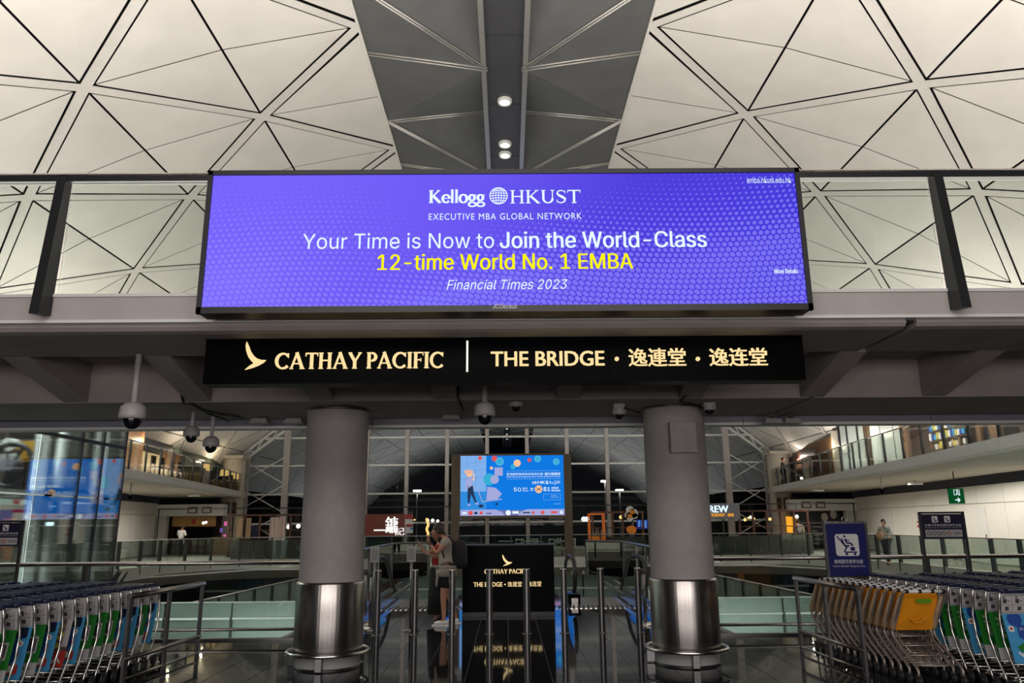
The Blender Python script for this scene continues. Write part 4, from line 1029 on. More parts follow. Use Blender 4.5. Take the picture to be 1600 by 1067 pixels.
# reflected shop sign, built as glowing mirrored letters behind the shaft glass
Q0, Q1 = PX(-2, 790, -11.3), PX(24, 776, -11.3)
t = thing('shop_sign_reflection', 'reflection of green-white shop lettering, built behind the lift glass', 'sign', (-11.3, (Q0.y+Q1.y)/2, Q0.z))
fr = ((-11.3, Q1.y, 0), (0,-1,0), (0,0,1)); m = MB(); vs, fs = text_geo('lululem', .012, 0, 0, 1)
yl = PX(-8, 785, -11.3).y; yr = PX(23, 785, -11.3).y; zl = PX(8, 788, -11.3).z; zh = PX(8, 776, -11.3).z
m.add([(-11.3, yr+(yl-yr)*a, zl+(zh-zl)*b) for a, b, c in vs], fs, emitm('sign_reflection_glow', (.55, .9, .65), 1.2)); m.build('mirrored_lettering', None, t)
q = PX(29, 781, -11.3); m = MB(); m.ring((-11.3, q.y, q.z+.02), .085, .035, 16, emitm('badge_reflection_glow', (.8,.02,.05), 1), axis='x'); m.stroke([(0,0),(0,.1)], .02, ((-11.28,q.y,q.z-.05),(0,1,0),(0,0,1)), .01, E_SW); m.build('badge_reflection', None, t)
q = PX(18, 797, -11.5); t = thing('lit_display', 'small lilac and red lit display behind the lift glass', 'display', (-11.5, q.y, 2.0))
MB().box(-11.6, -11.5, q.y-.5, q.y+.1, 1.85, 2.1).build('lilac_panel', emitm('lilac_light', (.35,.3,.7), .9), t); MB().box(-11.6, -11.5, q.y+.15, q.y+.9, 2.05, 2.12).build('red_strip', emitm('red_strip_light', (.6,.03,.12), 1), t)
q = PX(82, 791, -10.9); t = thing('exit_arrow_sign', 'small dark green sign with white left arrow by the lift glass', 'sign', (-10.9, q.y, q.z-.15))
MB().box(-10.95, -10.9, q.y-.22, q.y+.28, q.z-.16, q.z+.16).build('box', mat('dark_green_sign', (.01,.06,.035), .4), t)
m = MB(); fr = ((-10.89, q.y, q.z), (0,1,0), (0,0,1)); m.stroke([(.16,0),(-.12,0)], .035, fr, .004, E_SW); m.stroke([(0,.1),(-.12,0),(0,-.1)], .035, fr, .004, E_SW); m.build('arrow', None, t)

# ================================================================ FAR RESTAURANTS AND FURNITURE
def boxp(root, name, px0, px1, py0, py1, Y, th, m, pad=0):
    a = P(px0, py1, Y); b = P(px1, py0, Y); a2 = P(px0, py0, Y)
    return MB().box((a.x+a2.x)/2, b.x, Y, Y+th, a.z, b.z).build(name, m, root)
t = thing('restaurant_sign', 'brown restaurant sign with glowing white calligraphy', 'sign', (P(601,836,42).x, 42, 0))
boxp(t, 'board', 570, 632, 803, 838, 42, .2, mat('oxblood_board', (.075, .012, .006), .4, emit=.06, emcol=(.5,.08,.03)))
for px in (573, 629): q = P(px, 836, 42.1); MB().box(q.x-.05, q.x+.05, 42.05, 42.15, 0, q.z).build('leg', M_BLACK, t)
E_WCAL = emitm('calligraphy_light', (1, .97, .95), 1.0)
m = MB(); tx(m, '鏞', 602, 622, 807, 833, E_WCAL, Y=41.98, bold=.02); m.build('calligraphy', None, t)
m = MB(); tx(m, '記', 617, 632, 824, 836, E_WCAL, Y=41.98, bold=.02); m.build('calligraphy', None, t)
m = MB(); a = P(584, 829.5, 41.98); b = P(612, 827, 41.98); m.rect(a.x, b.x, a.z, b.z, FR((0,41.98,0)), .01, E_WCAL); m.build('small_print_line', None, t)
t = thing('poster', 'red white and blue poster right of the calligraphy sign', 'poster', (P(639,835,42).x, 42, 0))
boxp(t, 'red_top', 633, 645.5, 804, 811, 42, .06, M_RED); boxp(t, 'white_middle', 633, 645.5, 811, 833, 42.02, .06, M_WPRINT); boxp(t, 'red_band', 634, 645, 819, 823, 41.99, .03, M_RED); boxp(t, 'blue_patch', 641, 645, 824, 828, 41.99, .03, M_LBLUE)
q = P(639, 836, 42.05); MB().box(q.x-.04, q.x+.04, 42.04, 42.1, 0, q.z+.1).build('stand', M_BLACK, t)
t = thing('restaurant_sign', 'grey sign reading REW with orange letters below, right of the right column', 'sign', (P(1120,812,42).x, 42, 1.5))
boxp(t, 'board', 1070, 1155, 786, 812, 42, .2, M_FASC2)
q = P(1128, 786, 42.1); MB().box(q.x-.05, q.x+.05, 42.05, 42.15, 0, q.z).build('hanger', M_BLACK, t); q = P(1085, 786, 42.1); MB().box(q.x-.05, q.x+.05, 42.05, 42.15, 0, q.z).build('hanger', M_BLACK, t)
m = MB(); tx(m, 'REW', 1108, 1138, 790, 800.5, emitm('ice_white_letter_light', (.6,.88,1), 1.6), Y=41.98, bold=.03); m.build('letters', None, t)
m = MB(); tx(m, 'TAURANT · BAR', 1108.5, 1147, 802, 807, E_ORANGE, Y=41.98, bold=.02); m.build('letters', None, t)
# dark timber pergolas either side
for nm, px0, px1, lab in (('pergola', 354, 478, 'dark red timber pergola frame with hanging cloths left of the left column'), ('pergola', 928, 1004, 'brown timber booth frame left of the right column'), ('pergola', 1160, 1262, 'dark timber screen frame right of the hanging REW sign')):
    Yp = 42.6; a = P(px0, 870, Yp); b = P(px1, 805, Yp); t = thing(nm, lab, 'pergola', ((a.x+b.x)/2, Yp, 0)); zt = 2.15
    nn = 5; mm = mat('oxblood_timber', (.075,.02,.012), .5, noise=.2) if px0 != 928 else mat('brown_timber', (.16,.065,.025), .5, noise=.2)
    for i in range(nn+1):
        x = a.x+(b.x-a.x)*i/nn; MB().box(x-.05, x+.05, Yp, Yp+.1, 0, zt).build('post', mm, t)
    MB().box(a.x-.1, b.x+.1, Yp-.02, Yp+.12, zt, zt+.1).build('top_beam', mm, t)
    MB().box(a.x-.1, b.x+.1, Yp+.02, Yp+.08, 1.35, 1.40).build('rail', mm, t); MB().box(a.x, b.x, Yp+.06, Yp+.1, 0, .9).build('low_screen', M_DWOOD, t)
t = None
for px0, px1, py0, py1, mt, lab in ((368,380,809,842,M_TAN,'terracotta cloth hanging in the left pergola, left of the pair'),(383,393,809,842,M_TAN,'terracotta cloth hanging in the left pergola, right of the pair'),(420,446,808,844,mat('pale_pink_cloth',(.50,.38,.35),.7),'pale pink cloth hanging in the left pergola near the column'),(384,402,821,842,M_NAVY,'navy cloth hanging behind the far left rail')):
    m = MB(); a = P(px0, py1, 42.4); b = P(px1, py0, 42.4); n = 8
    off = .18 if mt is M_NAVY else 0
    for i in range(n):
        x0 = a.x+(b.x-a.x)*i/n; x1 = a.x+(b.x-a.x)*(i+1)/n; y0 = 42.4+off+.04*(i % 2); y1 = 42.4+off+.04*((i+1) % 2)
        m.add([(x0,y0,a.z),(x1,y1,a.z),(x1,y1,b.z),(x0,y0,b.z),(x0,y0+.02,a.z),(x1,y1+.02,a.z),(x1,y1+.02,b.z),(x0,y0+.02,b.z)], [(0,1,2,3),(7,6,5,4),(0,4,5,1),(1,5,6,2),(2,6,7,3),(3,7,4,0)])
    o = m.build('hanging_cloth', mt); tag(o, lab, 'cloth', 'cloths in the pergola')
# pendant and spot lamps of the restaurants
for i, (px, py, mt, r) in enumerate(((668,813,E_WHITE,.10),(676,813,E_WHITE,.10),(684,814,E_WHITE,.09),(451,823,E_WHITE,.13),(466,822,E_WHITE,.13),(912,811,E_COOL,.13),(917,811,E_COOL,.13),(970,808,E_WARM,.10),(1245,807,E_WHITE,.11),(1203,811,E_WARM,.09),(1173,808,E_WHITE,.09),(1164,812,E_WARM,.09),(1170,809,E_WARM,.07),(1178,810,E_WARM,.07),(318,817,E_WHITE,.09),(322,816,E_WHITE,.08),(648,812,E_WARM,.05))):
    q = P(px, py, 43.2); t = thing('pendant_lamp', 'small bright pendant lamp over the far restaurants, '+ORD[i]+' one from the left' if i < 16 else 'tiny warm lamp beside the red poster', 'lamp', (q.x, 43.2, q.z), 'restaurant pendant lamps')
    MB().ball((q.x,43.2,q.z), r, n=10, m=mt).build('bulb', None, t); MB().cyl((q.x,43.2,q.z+r), (q.x,43.2,2.57), .012, 5).build('cord', M_BLACK, t)
t = thing('lamp_track', 'long dark overhead track carrying the pendant lamps of the far restaurants', 'lamp track', (0, 43.2, 0))
MB().box(-19.5, 19.5, 43.16, 43.24, 2.55, 2.61).build('track', M_BLACK, t)
for x in (-19.4, -11, -3.2, 3.4, 11, 19.4): MB().box(x-.03, x+.03, 43.17, 43.23, 0, 2.55).build('post', M_BLACK, t)
pl = sorted([o for o in COL.objects if o.name.startswith('pendant_lamp')], key=lambda o: o.location.x)
for i, o in enumerate(pl): o['label'] = 'small glowing pendant lamp over the far restaurants, '+(ORD[i] if i < 16 else 'seventeenth')+' from the left'
t = thing('gilded_branch', 'glowing golden twisted vertical ornament behind the man', 'ornament', (P(668,840,43).x, 43, 0))
q = [P(668+1.2*math.sin(i*1.1), 838-i*2.6, 43) for i in range(12)]; MB().tube(q, .07, 6).build('stem', emitm('golden_glow', (1,.6,.2), 1.2), t)
MB().box(q[0].x-.1, q[0].x+.1, 42.9, 43.1, 0, q[0].z).build('plinth', M_DWOOD, t)
t = thing('planter_stand', 'bright orange planter bin inside an orange metal frame', 'planter', (P(935,860,40.5).x, 40.5, 0))
a = P(926, 862, 40.5); b = P(944, 840, 40.5); Fz = 0
m = MB(); m.add([(a.x+.12,40.5,.0),(b.x-.12,40.5,.0),(b.x-.12,40.9,.0),(a.x+.12,40.9,.0),(a.x,40.4,.95),(b.x,40.4,.95),(b.x,41,.95),(a.x,41,.95)], [(0,3,2,1),(4,5,6,7),(0,1,5,4),(1,2,6,5),(2,3,7,6),(3,0,4,7)]); m.build('bin', M_ORG, t)
for x in (a.x-.12, b.x+.02):
    for y in (40.35, 41.05): MB().box(x-.03, x+.03, y-.03, y+.03, 0, 2.1).build('frame_post', M_ORG, t)
MB().box(a.x-.15, b.x+.05, 40.32, 40.38, 2.05, 2.12).build('frame_top', M_ORG, t); MB().box(a.x-.15, b.x+.05, 41.02, 41.08, 2.05, 2.12).build('frame_top', M_ORG, t)
m = MB()
for i in range(14): m.cyl((a.x+.1+.04*i, 40.6, .95), (a.x+.05+.045*i+random.uniform(-.1,.1), 40.6+random.uniform(-.1,.2), 1.2+random.random()*.2), .012, 4)
m.build('twigs', M_BEIGE, t)
# egg signs, menu screen
t = thing('egg_sign', 'white cloud shaped sign with two orange yolks by the right column', 'sign', (P(985,800,42).x, 42, 1.7))
m = MB()
for px, py, r in ((984,797,.22),(990,802,.24),(984,807,.22),(992,806,.15),(980,805,.16)): c = P(px,py,42); m.disc((c.x,c.z), r, FR((0,42,0)), .05, M_WPRINT, 14)
m.build('cloud_plate', None, t)
for px, py in ((988,800),(984,806)): c = P(px,py,41.94); MB().disc((c.x,c.z), .15, FR((0,41.94,0)), .02, M_YEL, 14, .7).build('yolk', None, t)
q = P(988,812,42.1); MB().box(q.x-.04,q.x+.04,42.0,42.08,0,q.z+.3).build('pole', M_DSTEEL, t)
t = thing('egg_sign', 'round orange disc sign just above the far rail by the right column', 'sign', (P(986.5,828,41).x, 41, .8))
c = P(986.5,827.5,41); m = MB(); m.disc((c.x,c.z), .26, FR((0,41,0)), .05, M_ORG, 20, .8); m.disc((c.x,c.z), .2, FR((0,40.94,0)), .02, M_YEL, 20, .8); m.build('disc', None, t); MB().box(c.x-.03,c.x+.03,41.0,41.06,0,c.z).build('pole', M_DSTEEL, t)
t = thing('menu_screen', 'dark blue lit menu screen left of the right column', 'screen', (P(1003,820,43).x, 43, .9))
boxp(t, 'screen', 995, 1012, 812, 826, 43, .06, emitm('menu_blue_glow', (.01,.03,.22), 1)); 
m = MB()
for i in range(6):
    for j in range(3):
        a = P(997+j*5, 814.5+i*2, 42.98); m.rect(a.x, a.x+.11, a.z, a.z+.03, FR((0,42.97,0)), .005, E_SK)
o = m.build('menu_print', None, t); o['kind'] = 'stuff'; q = P(1003,824,43.1); MB().box(q.x-.04,q.x+.04,43.08,43.14,0,q.z).build('stand', M_BLACK, t)
# cafe tables and chairs by the gallery edge under the screen
def chair0():
    t = thing('cafe_chair', '', 'chair', (0,0,0), 'white cafe chairs behind the far rail')
    MB().box(-.22,.22,-.22,.22,.43,.46).build('seat', M_WHITE2, t)
    for x in (-.2,.2):
        for y in (-.2,.2): MB().cyl((x,y,0),(x,y,.45 if y < 0 else .88), .018, 6).build('leg', M_WHITE2, t)
    MB().box(-.21,.21,.18,.21,.62,.66).build('back_bar', M_WHITE2, t); MB().box(-.21,.21,.18,.21,.80,.86).build('back_bar', M_WHITE2, t); return t
c0 = chair0(); first = True
for i, (px, Y) in enumerate(((812,40.3),(822,40.6),(838,41.2),(858,40.4),(868,40.9),(894,40.4),(905,41.0),(700,40.8))):
    q = P(px, 850, Y); o = c0 if first else clone(c0); first = False
    o.location = (q.x, Y, 0); o.rotation_euler.z = (i*1.3) % 6.28
    o['label'] = 'white metal cafe chair behind the far rail, '+ORD[i]+' from the left' if px != 700 else 'white metal cafe chair behind the far rail, leftmost near the bronze post'
sc_ = sorted([o for o in COL.objects if o.name.startswith('cafe_chair')], key=lambda o: o.location.x)
for i, o in enumerate(sc_): o['label'] = 'white metal cafe chair behind the far rail, '+ORD[i]+' from the left'
for i, (px, Y) in enumerate(((830,40.7),(878,40.7),(790,41.2))):
    q = P(px, 850, Y); t = thing('cafe_table', 'small white cafe table behind the far rail, '+['middle','right','left'][i]+' of three', 'table', (q.x, Y, 0), 'cafe tables')
    MB().box(q.x-.38,q.x+.38,Y-.38,Y+.38,.72,.75).build('tabletop', M_WHITE2, t); MB().cyl((q.x,Y,.02),(q.x,Y,.72),.03,8).build('leg', M_STEEL, t); MB().lathe([(.25,0),(.25,.02),(.03,.04)],(q.x,Y,0),16).build('base', M_STEEL, t)
# planting screens along the cross gallery
for sg, px0, px1 in ((-1,360,470),(1,1115,1270),(1,955,1010)):
    a = P(px0, 860, 39.6); b = P(px1, 840, 39.6); t = thing('dark_screen', 'row of dark slatted panels behind the far glass rail '+('at left' if sg < 0 else 'right of the right column' if px0 > 1100 else 'left of the right column'), 'screen wall', ((a.x+b.x)/2, 39.6, 0), 'slatted screens')
    n = max(3, int((b.x-a.x)/.55))
    for i in range(n): x = a.x+(b.x-a.x)*i/n; MB().box(x+.02, x+(b.x-a.x)/n-.02, 39.6, 39.66, .02, .92).build('slat_panel', mat('dark_slat', (.045,.04,.035) if i % 2 else (.045,.04,.035), .5, noise=.3), t)

# ================================================================ BALCONY SHOPS
def LP(px, p0, p1):       # ray at pixel column px meets the vertical plane through p0-p1
    r = ray(px, 760); d = Vector((p1[0]-p0[0], p1[1]-p0[1])); den = r.x*d.y-r.y*d.x
    t = (p0[0]*d.y-p0[1]*d.x)/den; return Vector((r.x*t, r.y*t))
RF = ((12.9,0),(18.3,50)); LFc = ((-12.63,0),(-18.03,50))
def seg(root, name, px0, px1, z0, z1, m, F_=RF, th=.1, out=0.):
    a, b = LP(px0, *F_), LP(px1, *F_); o_ = Vector((-1 if F_ is RF else 1, 0))*out
    a += o_; b += o_
    return MB().bar((a.x,a.y,(z0+z1)/2), (b.x,b.y,(z0+z1)/2), th, z1-z0).build(name, m, root)
rs = thing('upper_shops', 'upper right row of shopfronts with frosted glass and timber wall', 'shopfront', (18, 34, 3.7))
seg(rs, 'timber_wall', 1226, 1308, 3.7, 6.0, M_WOOD)
seg(rs, 'picture', 1247, 1283, 4.5, 5.7, mat('picture_dark', (.05,.02,.015), .4), out=.12)
seg(rs, 'picture_petals', 1252, 1278, 4.65, 5.0, mat('petal_peach', (.62,.30,.20), .6), out=.2); seg(rs, 'picture_petals', 1255, 1275, 5.1, 5.3, mat('petal_red', (.42,.10,.05), .6), out=.2)
seg(rs, 'pale_pier', 1308, 1320, 3.7, 6.2, M_BEIGE)
for p0, p1 in ((1323,1333),(1335,1350),(1352,1363),(1371,1386),(1388,1407),(1409,1421)): seg(rs, 'frosted_panel', p0, p1, 3.75, 6.4, mat('frosted_shop_glass', (.42,.47,.44), .35))
for p in (1321, 1334, 1351): seg(rs, 'shop_frame', p-.6, p+1, 3.7, 6.4, M_BLACK, out=.05)
seg(rs, 'bronze_pier', 1363.5, 1370.5, 3.7, 6.4, M_BROWN, out=.1); seg(rs, 'bronze_pier', 1422, 1432, 3.7, 6.4, M_WOOD, out=.1)
seg(rs, 'dark_interior', 1432, 1545, 3.7, 6.4, M_DWOOD)
random.seed(5)
for r_ in range(4):
    for k in range(15):
        p = 1476+k*3.9; z = 3.82+r_*.34
        seg(rs, 'shelf_item', p, p+2.4, z, z+.16+random.random()*.1, [M_TAN, M_YELP, M_BEIGE, M_WOOD, M_BROWN, M_WPRINT][(k*7+r_*3) % 6] if r_ < 2 else [M_LBLUE, M_YELP, M_WPRINT, M_DBLUE][(k+r_) % 4], out=.3, th=.05)
for z in (3.8, 4.14, 4.48, 4.82): seg(rs, 'shelf', 1474, 1536, z-.05, z, M_BROWN, out=.25)
seg(rs, 'timber_pier', 1545, 1552, 3.7, 6.4, M_WOOD, out=.1); seg(rs, 'timber_pier', 1566, 1584, 3.7, 6.4, M_WOOD, out=.1)
seg(rs, 'dark_interior', 1552, 1566, 3.7, 6.4, M_BLACK)
seg(rs, 'blue_screen', 1588, 1606, 4.6, 5.5, emitm('balcony_blue_glow', (.12,.30,.95), .9), out=.15)
seg(rs, 'wall_back', 1320, 1640, 3.7, 7.2, M_DWOOD, out=-.3)
lf = thing('upper_lounge', 'warm upper left lounge with beige partitions and timber piers', 'lounge', (-18, 34, 3.7))
seg(lf, 'timber_pier', 190, 216, 3.7, 6.2, M_WOOD, LFc); seg(lf, 'beige_wall', 216, 272, 3.7, 4.95, mat('lounge_wall', (.42,.31,.17), .6), LFc)
seg(lf, 'timber_cabinet', 246, 272, 4.4, 5.2, M_WOOD, LFc, out=.15); seg(lf, 'dark_baggage_rack', 218, 266, 5.0, 5.6, M_BLACK, LFc, out=-.1)
seg(lf, 'low_partition', 272, 362, 3.7, 4.35, mat('lounge_partition', (.40,.31,.16), .6), LFc, out=.3)
seg(lf, 'window_band', 272, 362, 4.5, 5.6, mat('lounge_window', (.06,.08,.06), .2), LFc, out=-.4)
seg(lf, 'white_pier', 185, 189, 3.7, 6.4, M_WHITE2, LFc)
seg(lf, 'wall_back', 100, 186, 3.7, 6.6, M_GREENG, LFc, out=-.3)
for i, (px, z) in enumerate(((295,4.55),(325,4.5),(343,4.45))):
    q = LP(px, *LFc)+Vector((.9, 0)); t = thing('table_lamp', 'glowing yellow drum table lamp on the upper left lounge, '+['nearest','middle','farthest'][i], 'lamp', (q.x, q.y, 3.7), 'lounge table lamps')
    MB().lathe([(.24,z),(.22,z+.34)], (q.x,q.y,0), 16).build('shade', E_WARM, t); MB().cyl((q.x,q.y,3.7),(q.x,q.y,z+.1),.05,8).build('stem', M_DWOOD, t); MB().lathe([(.3,3.7),(.3,4.05),(.02,4.06)], (q.x,q.y,0), 14).build('side_table', M_WOOD, t)
def lounge_chair(px, i):
    q = LP(px, *LFc)+Vector((1.1, 0)); t = thing('lounge_chair', 'dark wooden chair on the upper left lounge, '+ORD[i]+' from the left', 'chair', (q.x, q.y, 3.7), 'lounge chairs')
    x, y, z = q.x, q.y, 3.7
    MB().box(x-.22,x+.22,y-.22,y+.22,z+.42,z+.47).build('seat', M_DWOOD, t)
    for dx in (-.2,.2):
        for dy in (-.2,.2): MB().box(x+dx-.02,x+dx+.02,y+dy-.02,y+dy+.02,z,z+(.95 if dx < 0 else .45)).build('leg', M_DWOOD, t)
    MB().box(x-.22,x-.18,y-.2,y+.2,z+.6,z+.95).build('backrest', M_DWOOD, t)
for i, px in enumerate((203, 218, 236, 248, 290, 302, 330, 338)): lounge_chair(px, i)
q = P(1495, 775, 27); t = thing('exit_sign', 'hanging green exit sign with running man and right arrow', 'sign', (q.x, 27, q.z))
a = P(1486, 787, 27); b = P(1505, 763, 27)
MB().box(a.x, b.x, 27, 27.12, a.z, b.z).build('box', E_GRN, t); MB().cyl(((a.x+b.x)/2,27.06,b.z), ((a.x+b.x)/2,27.06,3.36), .02, 6).build('hanger', M_BLACK, t)
m = MB(); o2 = FR(((a.x+b.x)/2, 26.99, 0)); zc = b.z-.15
m.stroke([(-.10,zc-.09),(-.10,zc+.10),(.09,zc+.10),(.09,zc-.09)], .022, o2, .004, E_SW); m.stroke([(-.05,zc-.08),(0,zc-.02),(.0,zc+.04),(.05,zc+.02)], .03, o2, .004, E_SW); m.stroke([(0,zc-.02),(.05,zc-.05),(.05,zc-.09)], .026, o2, .004, E_SW); m.disc((.01,zc+.07), .022, o2, .004, E_SW, 10); m.build('running_man', None, t)
m = MB(); zc = a.z+.13; m.stroke([(-.09,zc),(.06,zc)], .035, o2, .004, E_SW); m.stroke([(0,zc+.07),(.08,zc),(0,zc-.07)], .035, o2, .004, E_SW); m.build('arrow', None, t)
#@@PART3
# ================================================================ CCTV, FLOODLIGHTS, CABLES
def dome(px, pt, pb, Y, zt, R_, label, big=True, nm='security_camera'):
    q = P(px, pb, Y); zb = q.z; x = q.x
    t = thing(nm, label, 'security camera', (x, Y, zb), 'ceiling cameras')
    MB().cyl((x,Y,zb+R_*1.5), (x,Y,zt), R_*.24, 12).build('pole', M_CAMW, t)
    MB().lathe([(.001,zb+R_*2.2),(R_*.55,zb+R_*2.1),(R_*.95,zb+R_*1.75),(R_*1.02,zb+R_*1.1),(R_*.98,zb+R_*.85),(R_*.7,zb+R_*.8)], (x,Y,0), 24).build('housing', M_CAMW, t)
    MB().ball((x,Y,zb+R_*.82), R_*.72, (1,1,1.12), 20, M_BLACKD, -1, .15).build('dome', None, t)
    MB().ball((x-.01,Y-.0,zb+R_*.75), R_*.34, n=10, m=M_DSTEEL).build('lens', None, t)
    return t
M_BLACKD = mat('dome_black_gloss', (.006,.006,.008), .06, spec=.6)
dome(205, 552, 671, 8.0, 3.54, .135, 'large pole hung dome camera left of the hanging sign')
dome(298, 645, 692, 10.2, 3.23, .105, 'smaller left one of a pair of dome cameras left of the left column')
dome(328.5, 640, 708, 10.2, 3.23, .105, 'lower right one of a pair of dome cameras left of the left column')
dome(757.5, 600, 664, 8.7, 3.72, .125, 'pole hung dome camera under the middle of the hanging sign')
def small_cam(px, py, Y, zt, label, arm=0):
    q = P(px, py, Y); x = q.x; t = thing('small_camera', label, 'security camera', (x, Y, q.z-.05), 'small ceiling cameras')
    MB().box(x-.07, x+.07, Y-.06, Y+.06, q.z+.05, zt).build('mount', M_CAMW, t)
    MB().lathe([(.085,q.z+.08),(.09,q.z+.02),(.07,q.z)], (x,Y,0), 18).build('housing', M_CAMW, t)
    MB().ball((x,Y,q.z+.01), .07, n=14, m=M_BLACKD, z1=.1).build('dome', None, t)
small_cam(806, 636, 9.6, 3.23, 'small black camera under the soffit right of the middle dome camera')
small_cam(967.5, 648, 9.8, 3.23, 'boxy white camera just left of the right column top')
small_cam(1108, 641, 9.75, 3.23, 'small white camera on the right side of the right column top')
for i, (px, lab) in enumerate(((406,'outermost one left of the left column'),(460,'next to the left column'),(705,'right of the left column'),(1207,'left one of the pair right of the right column'),(1237,'right one of the pair right of the right column'))):
    Y = 10.75; q = P(px, 662 if i != 2 else 655, Y); x = q.x
    t = thing('floodlight', 'unlit white floodlight under the soffit, '+lab, 'floodlight', (x, Y, q.z), 'unlit floodlights')
    m = MB(); m.add([(x-.13,Y-.1,q.z),(x+.13,Y-.1,q.z),(x+.13,Y+.1,q.z),(x-.13,Y+.1,q.z),(x-.10,Y-.06,q.z+.07),(x+.10,Y-.06,q.z+.07),(x+.10,Y+.06,q.z+.07),(x-.10,Y+.06,q.z+.07)], [(0,3,2,1),(4,5,6,7),(0,1,5,4),(1,2,6,5),(2,3,7,6),(3,0,4,7)]); m.build('lamp_head', M_CAMW, t)
    MB().bar((x,Y,q.z+.06), (x,Y,3.235), .05, .05, up=(0,1,0)).build('yoke', M_BLACK, t)
    MB().bar((x-.1,Y,3.20), (x+.1,Y,3.20), .04, .03).build('mount_plate', M_BLACK, t)
def cable(pts, lab, r=.014, m=M_BLACK):
    o = MB().tube(pts, r, 6).build('cable', m); tag(o, lab, 'cable', 'loose cables under the soffit')
cable([P(284,617,9.33), P(287,630,9.33), P(300,631,9.33), P(318,641,9.6), P(345,647,10), P(382,653,10.9)], 'dark cable looping down beside the paired dome cameras', .02)
cable([P(300,634,9.9), P(330,648,10.1), P(352,655,10.5), P(357,658,10.6)], 'thin dark cable crossing under the paired dome cameras')
cable([P(716,603,9.3), P(715,620,9.33), P(722,636,9.33), P(726,648,10.5)], 'dark cable dropping beside the floodlight under the hanging sign')
cable([P(1082,600,9.3), P(1075,615,9.3), P(1062,627,9.3), P(1080,631,9.62), P(1100,638,9.70)], 'cable running down to the top of the right column')
cable([P(975,637,9.7), P(985,640,9.7), P(1000,645,9.74)], 'short cable from the boxy camera to the right column')
# column top cable of the left column
cable([P(482,634,9.75), P(505,632,9.68), P(540,633,9.66), P(572,638,9.8)], 'thin cable round the top of the left column', .01)

# ================================================================ GUARD RAILS
def guard(sg, x0, y0, x1, y1, label):
    t = thing('guard_rail', label, 'railing', ((x0+x1)/2, (y0+y1)/2, 0), 'steel guard rails by the trolleys')
    MB().cyl((x0,y0,.95), (x1,y1,.95), .033, 12).build('top_rail', M_STEEL, t)
    MB().cyl((x0,y0,.27), (x1,y1,.27), .026, 12).build('lower_rail', M_STEEL, t)
    MB().cyl((x0,y0,.06), (x1,y1,.06), .018, 8).build('base_rail', M_STEEL, t)
    for f in (.02, .50, .98):
        x = x0+(x1-x0)*f; y = y0+(y1-y0)*f; MB().bar((x,y,.0), (x,y,.94), .03, .075, up=(0,1,0)).build('post', M_DSTEEL, t)
guard(-1, -4.33, 9.1, -4.20, 10.95, 'steel guard rail beside the left row of luggage trolleys')
guard(1, 4.08, 9.2, 3.98, 10.95, 'steel guard rail beside the row of yellow stroller trolleys')

# ================================================================ LUGGAGE TROLLEYS
def side_pts(x): s = 1 if x > 0 else -1; return [(x,-.17,.10),(x,-.14,.18),(x*.995,-.045,.33),(x*.99,.03,.50),(x*.975,.055,.72),(x*.96,.025,.90),(x*.95,.01,.955),(x*.90,.02,.99),(x*.78,.03,1.0)]
def tframe():
    m = MB()
    for x in (-.29, .29): m.tube(side_pts(x), .0125, 7)
    for z, y in ((.30,-.065),(.765,.055)): m.cyl((-.28,y,z), (.28,y,z), .008, 6)
    for x in (-.26, .26): m.tube([(x,-.15,.12),(x*.9,.05,.15),(x*.8,.52,.13)], .012, 6)
    for k in range(4): m.cyl((-.25,-.2+k*.2,.135), (.25,-.2+k*.2,.135), .008, 6)
    m.tube([(-.26,-.17,.16),(0,-.20,.16),(.26,-.17,.16)], .012, 6); return m
def tplane(z0, z1):  # tilted plane facing -Y
    ty = lambda z: -.045+(z-.33)*.235 if z < .76 else .056-(z-.76)*.19
    y0 = ty(z0); y1 = ty(z1)
    d = Vector((0, y1-y0, z1-z0)).normalized(); return (0, y0-.012, z0), (1,0,0), tuple(d)
def info_panel():
    m = MB(); fr = tplane(.775, .955); m.rect(-.265, .265, 0, .205, fr, .008, M_LINFO)
    fr2 = (Vector(fr[0])+Vector((0,-.009,.003)), fr[1], fr[2])
    for u in (-.22, -.09, .04, .17):
        m.rect(u-.058, u+.062, .008, .012, fr2, .001, M_GREYP); m.rect(u+.062, u+.065, .01, .16, fr2, .001, M_GREYP)
        m.rect(u-.03, u+.01, .105, .15, fr2, .001, M_GREYP); m.rect(u-.01, u+.03, .03, .07, fr2, .001, M_GREYP); m.disc((u-.02,.165), .012, fr2, .001, M_GREYP, 6); m.rect(u+.02, u+.04, .12, .13, fr2, .001, M_GREYP)
    m.rect(-.26, .26, .087, .090, fr2, .001, M_GREYP); m.rect(-.25, .2, .183, .19, fr2, .001, M_GREYP); return m
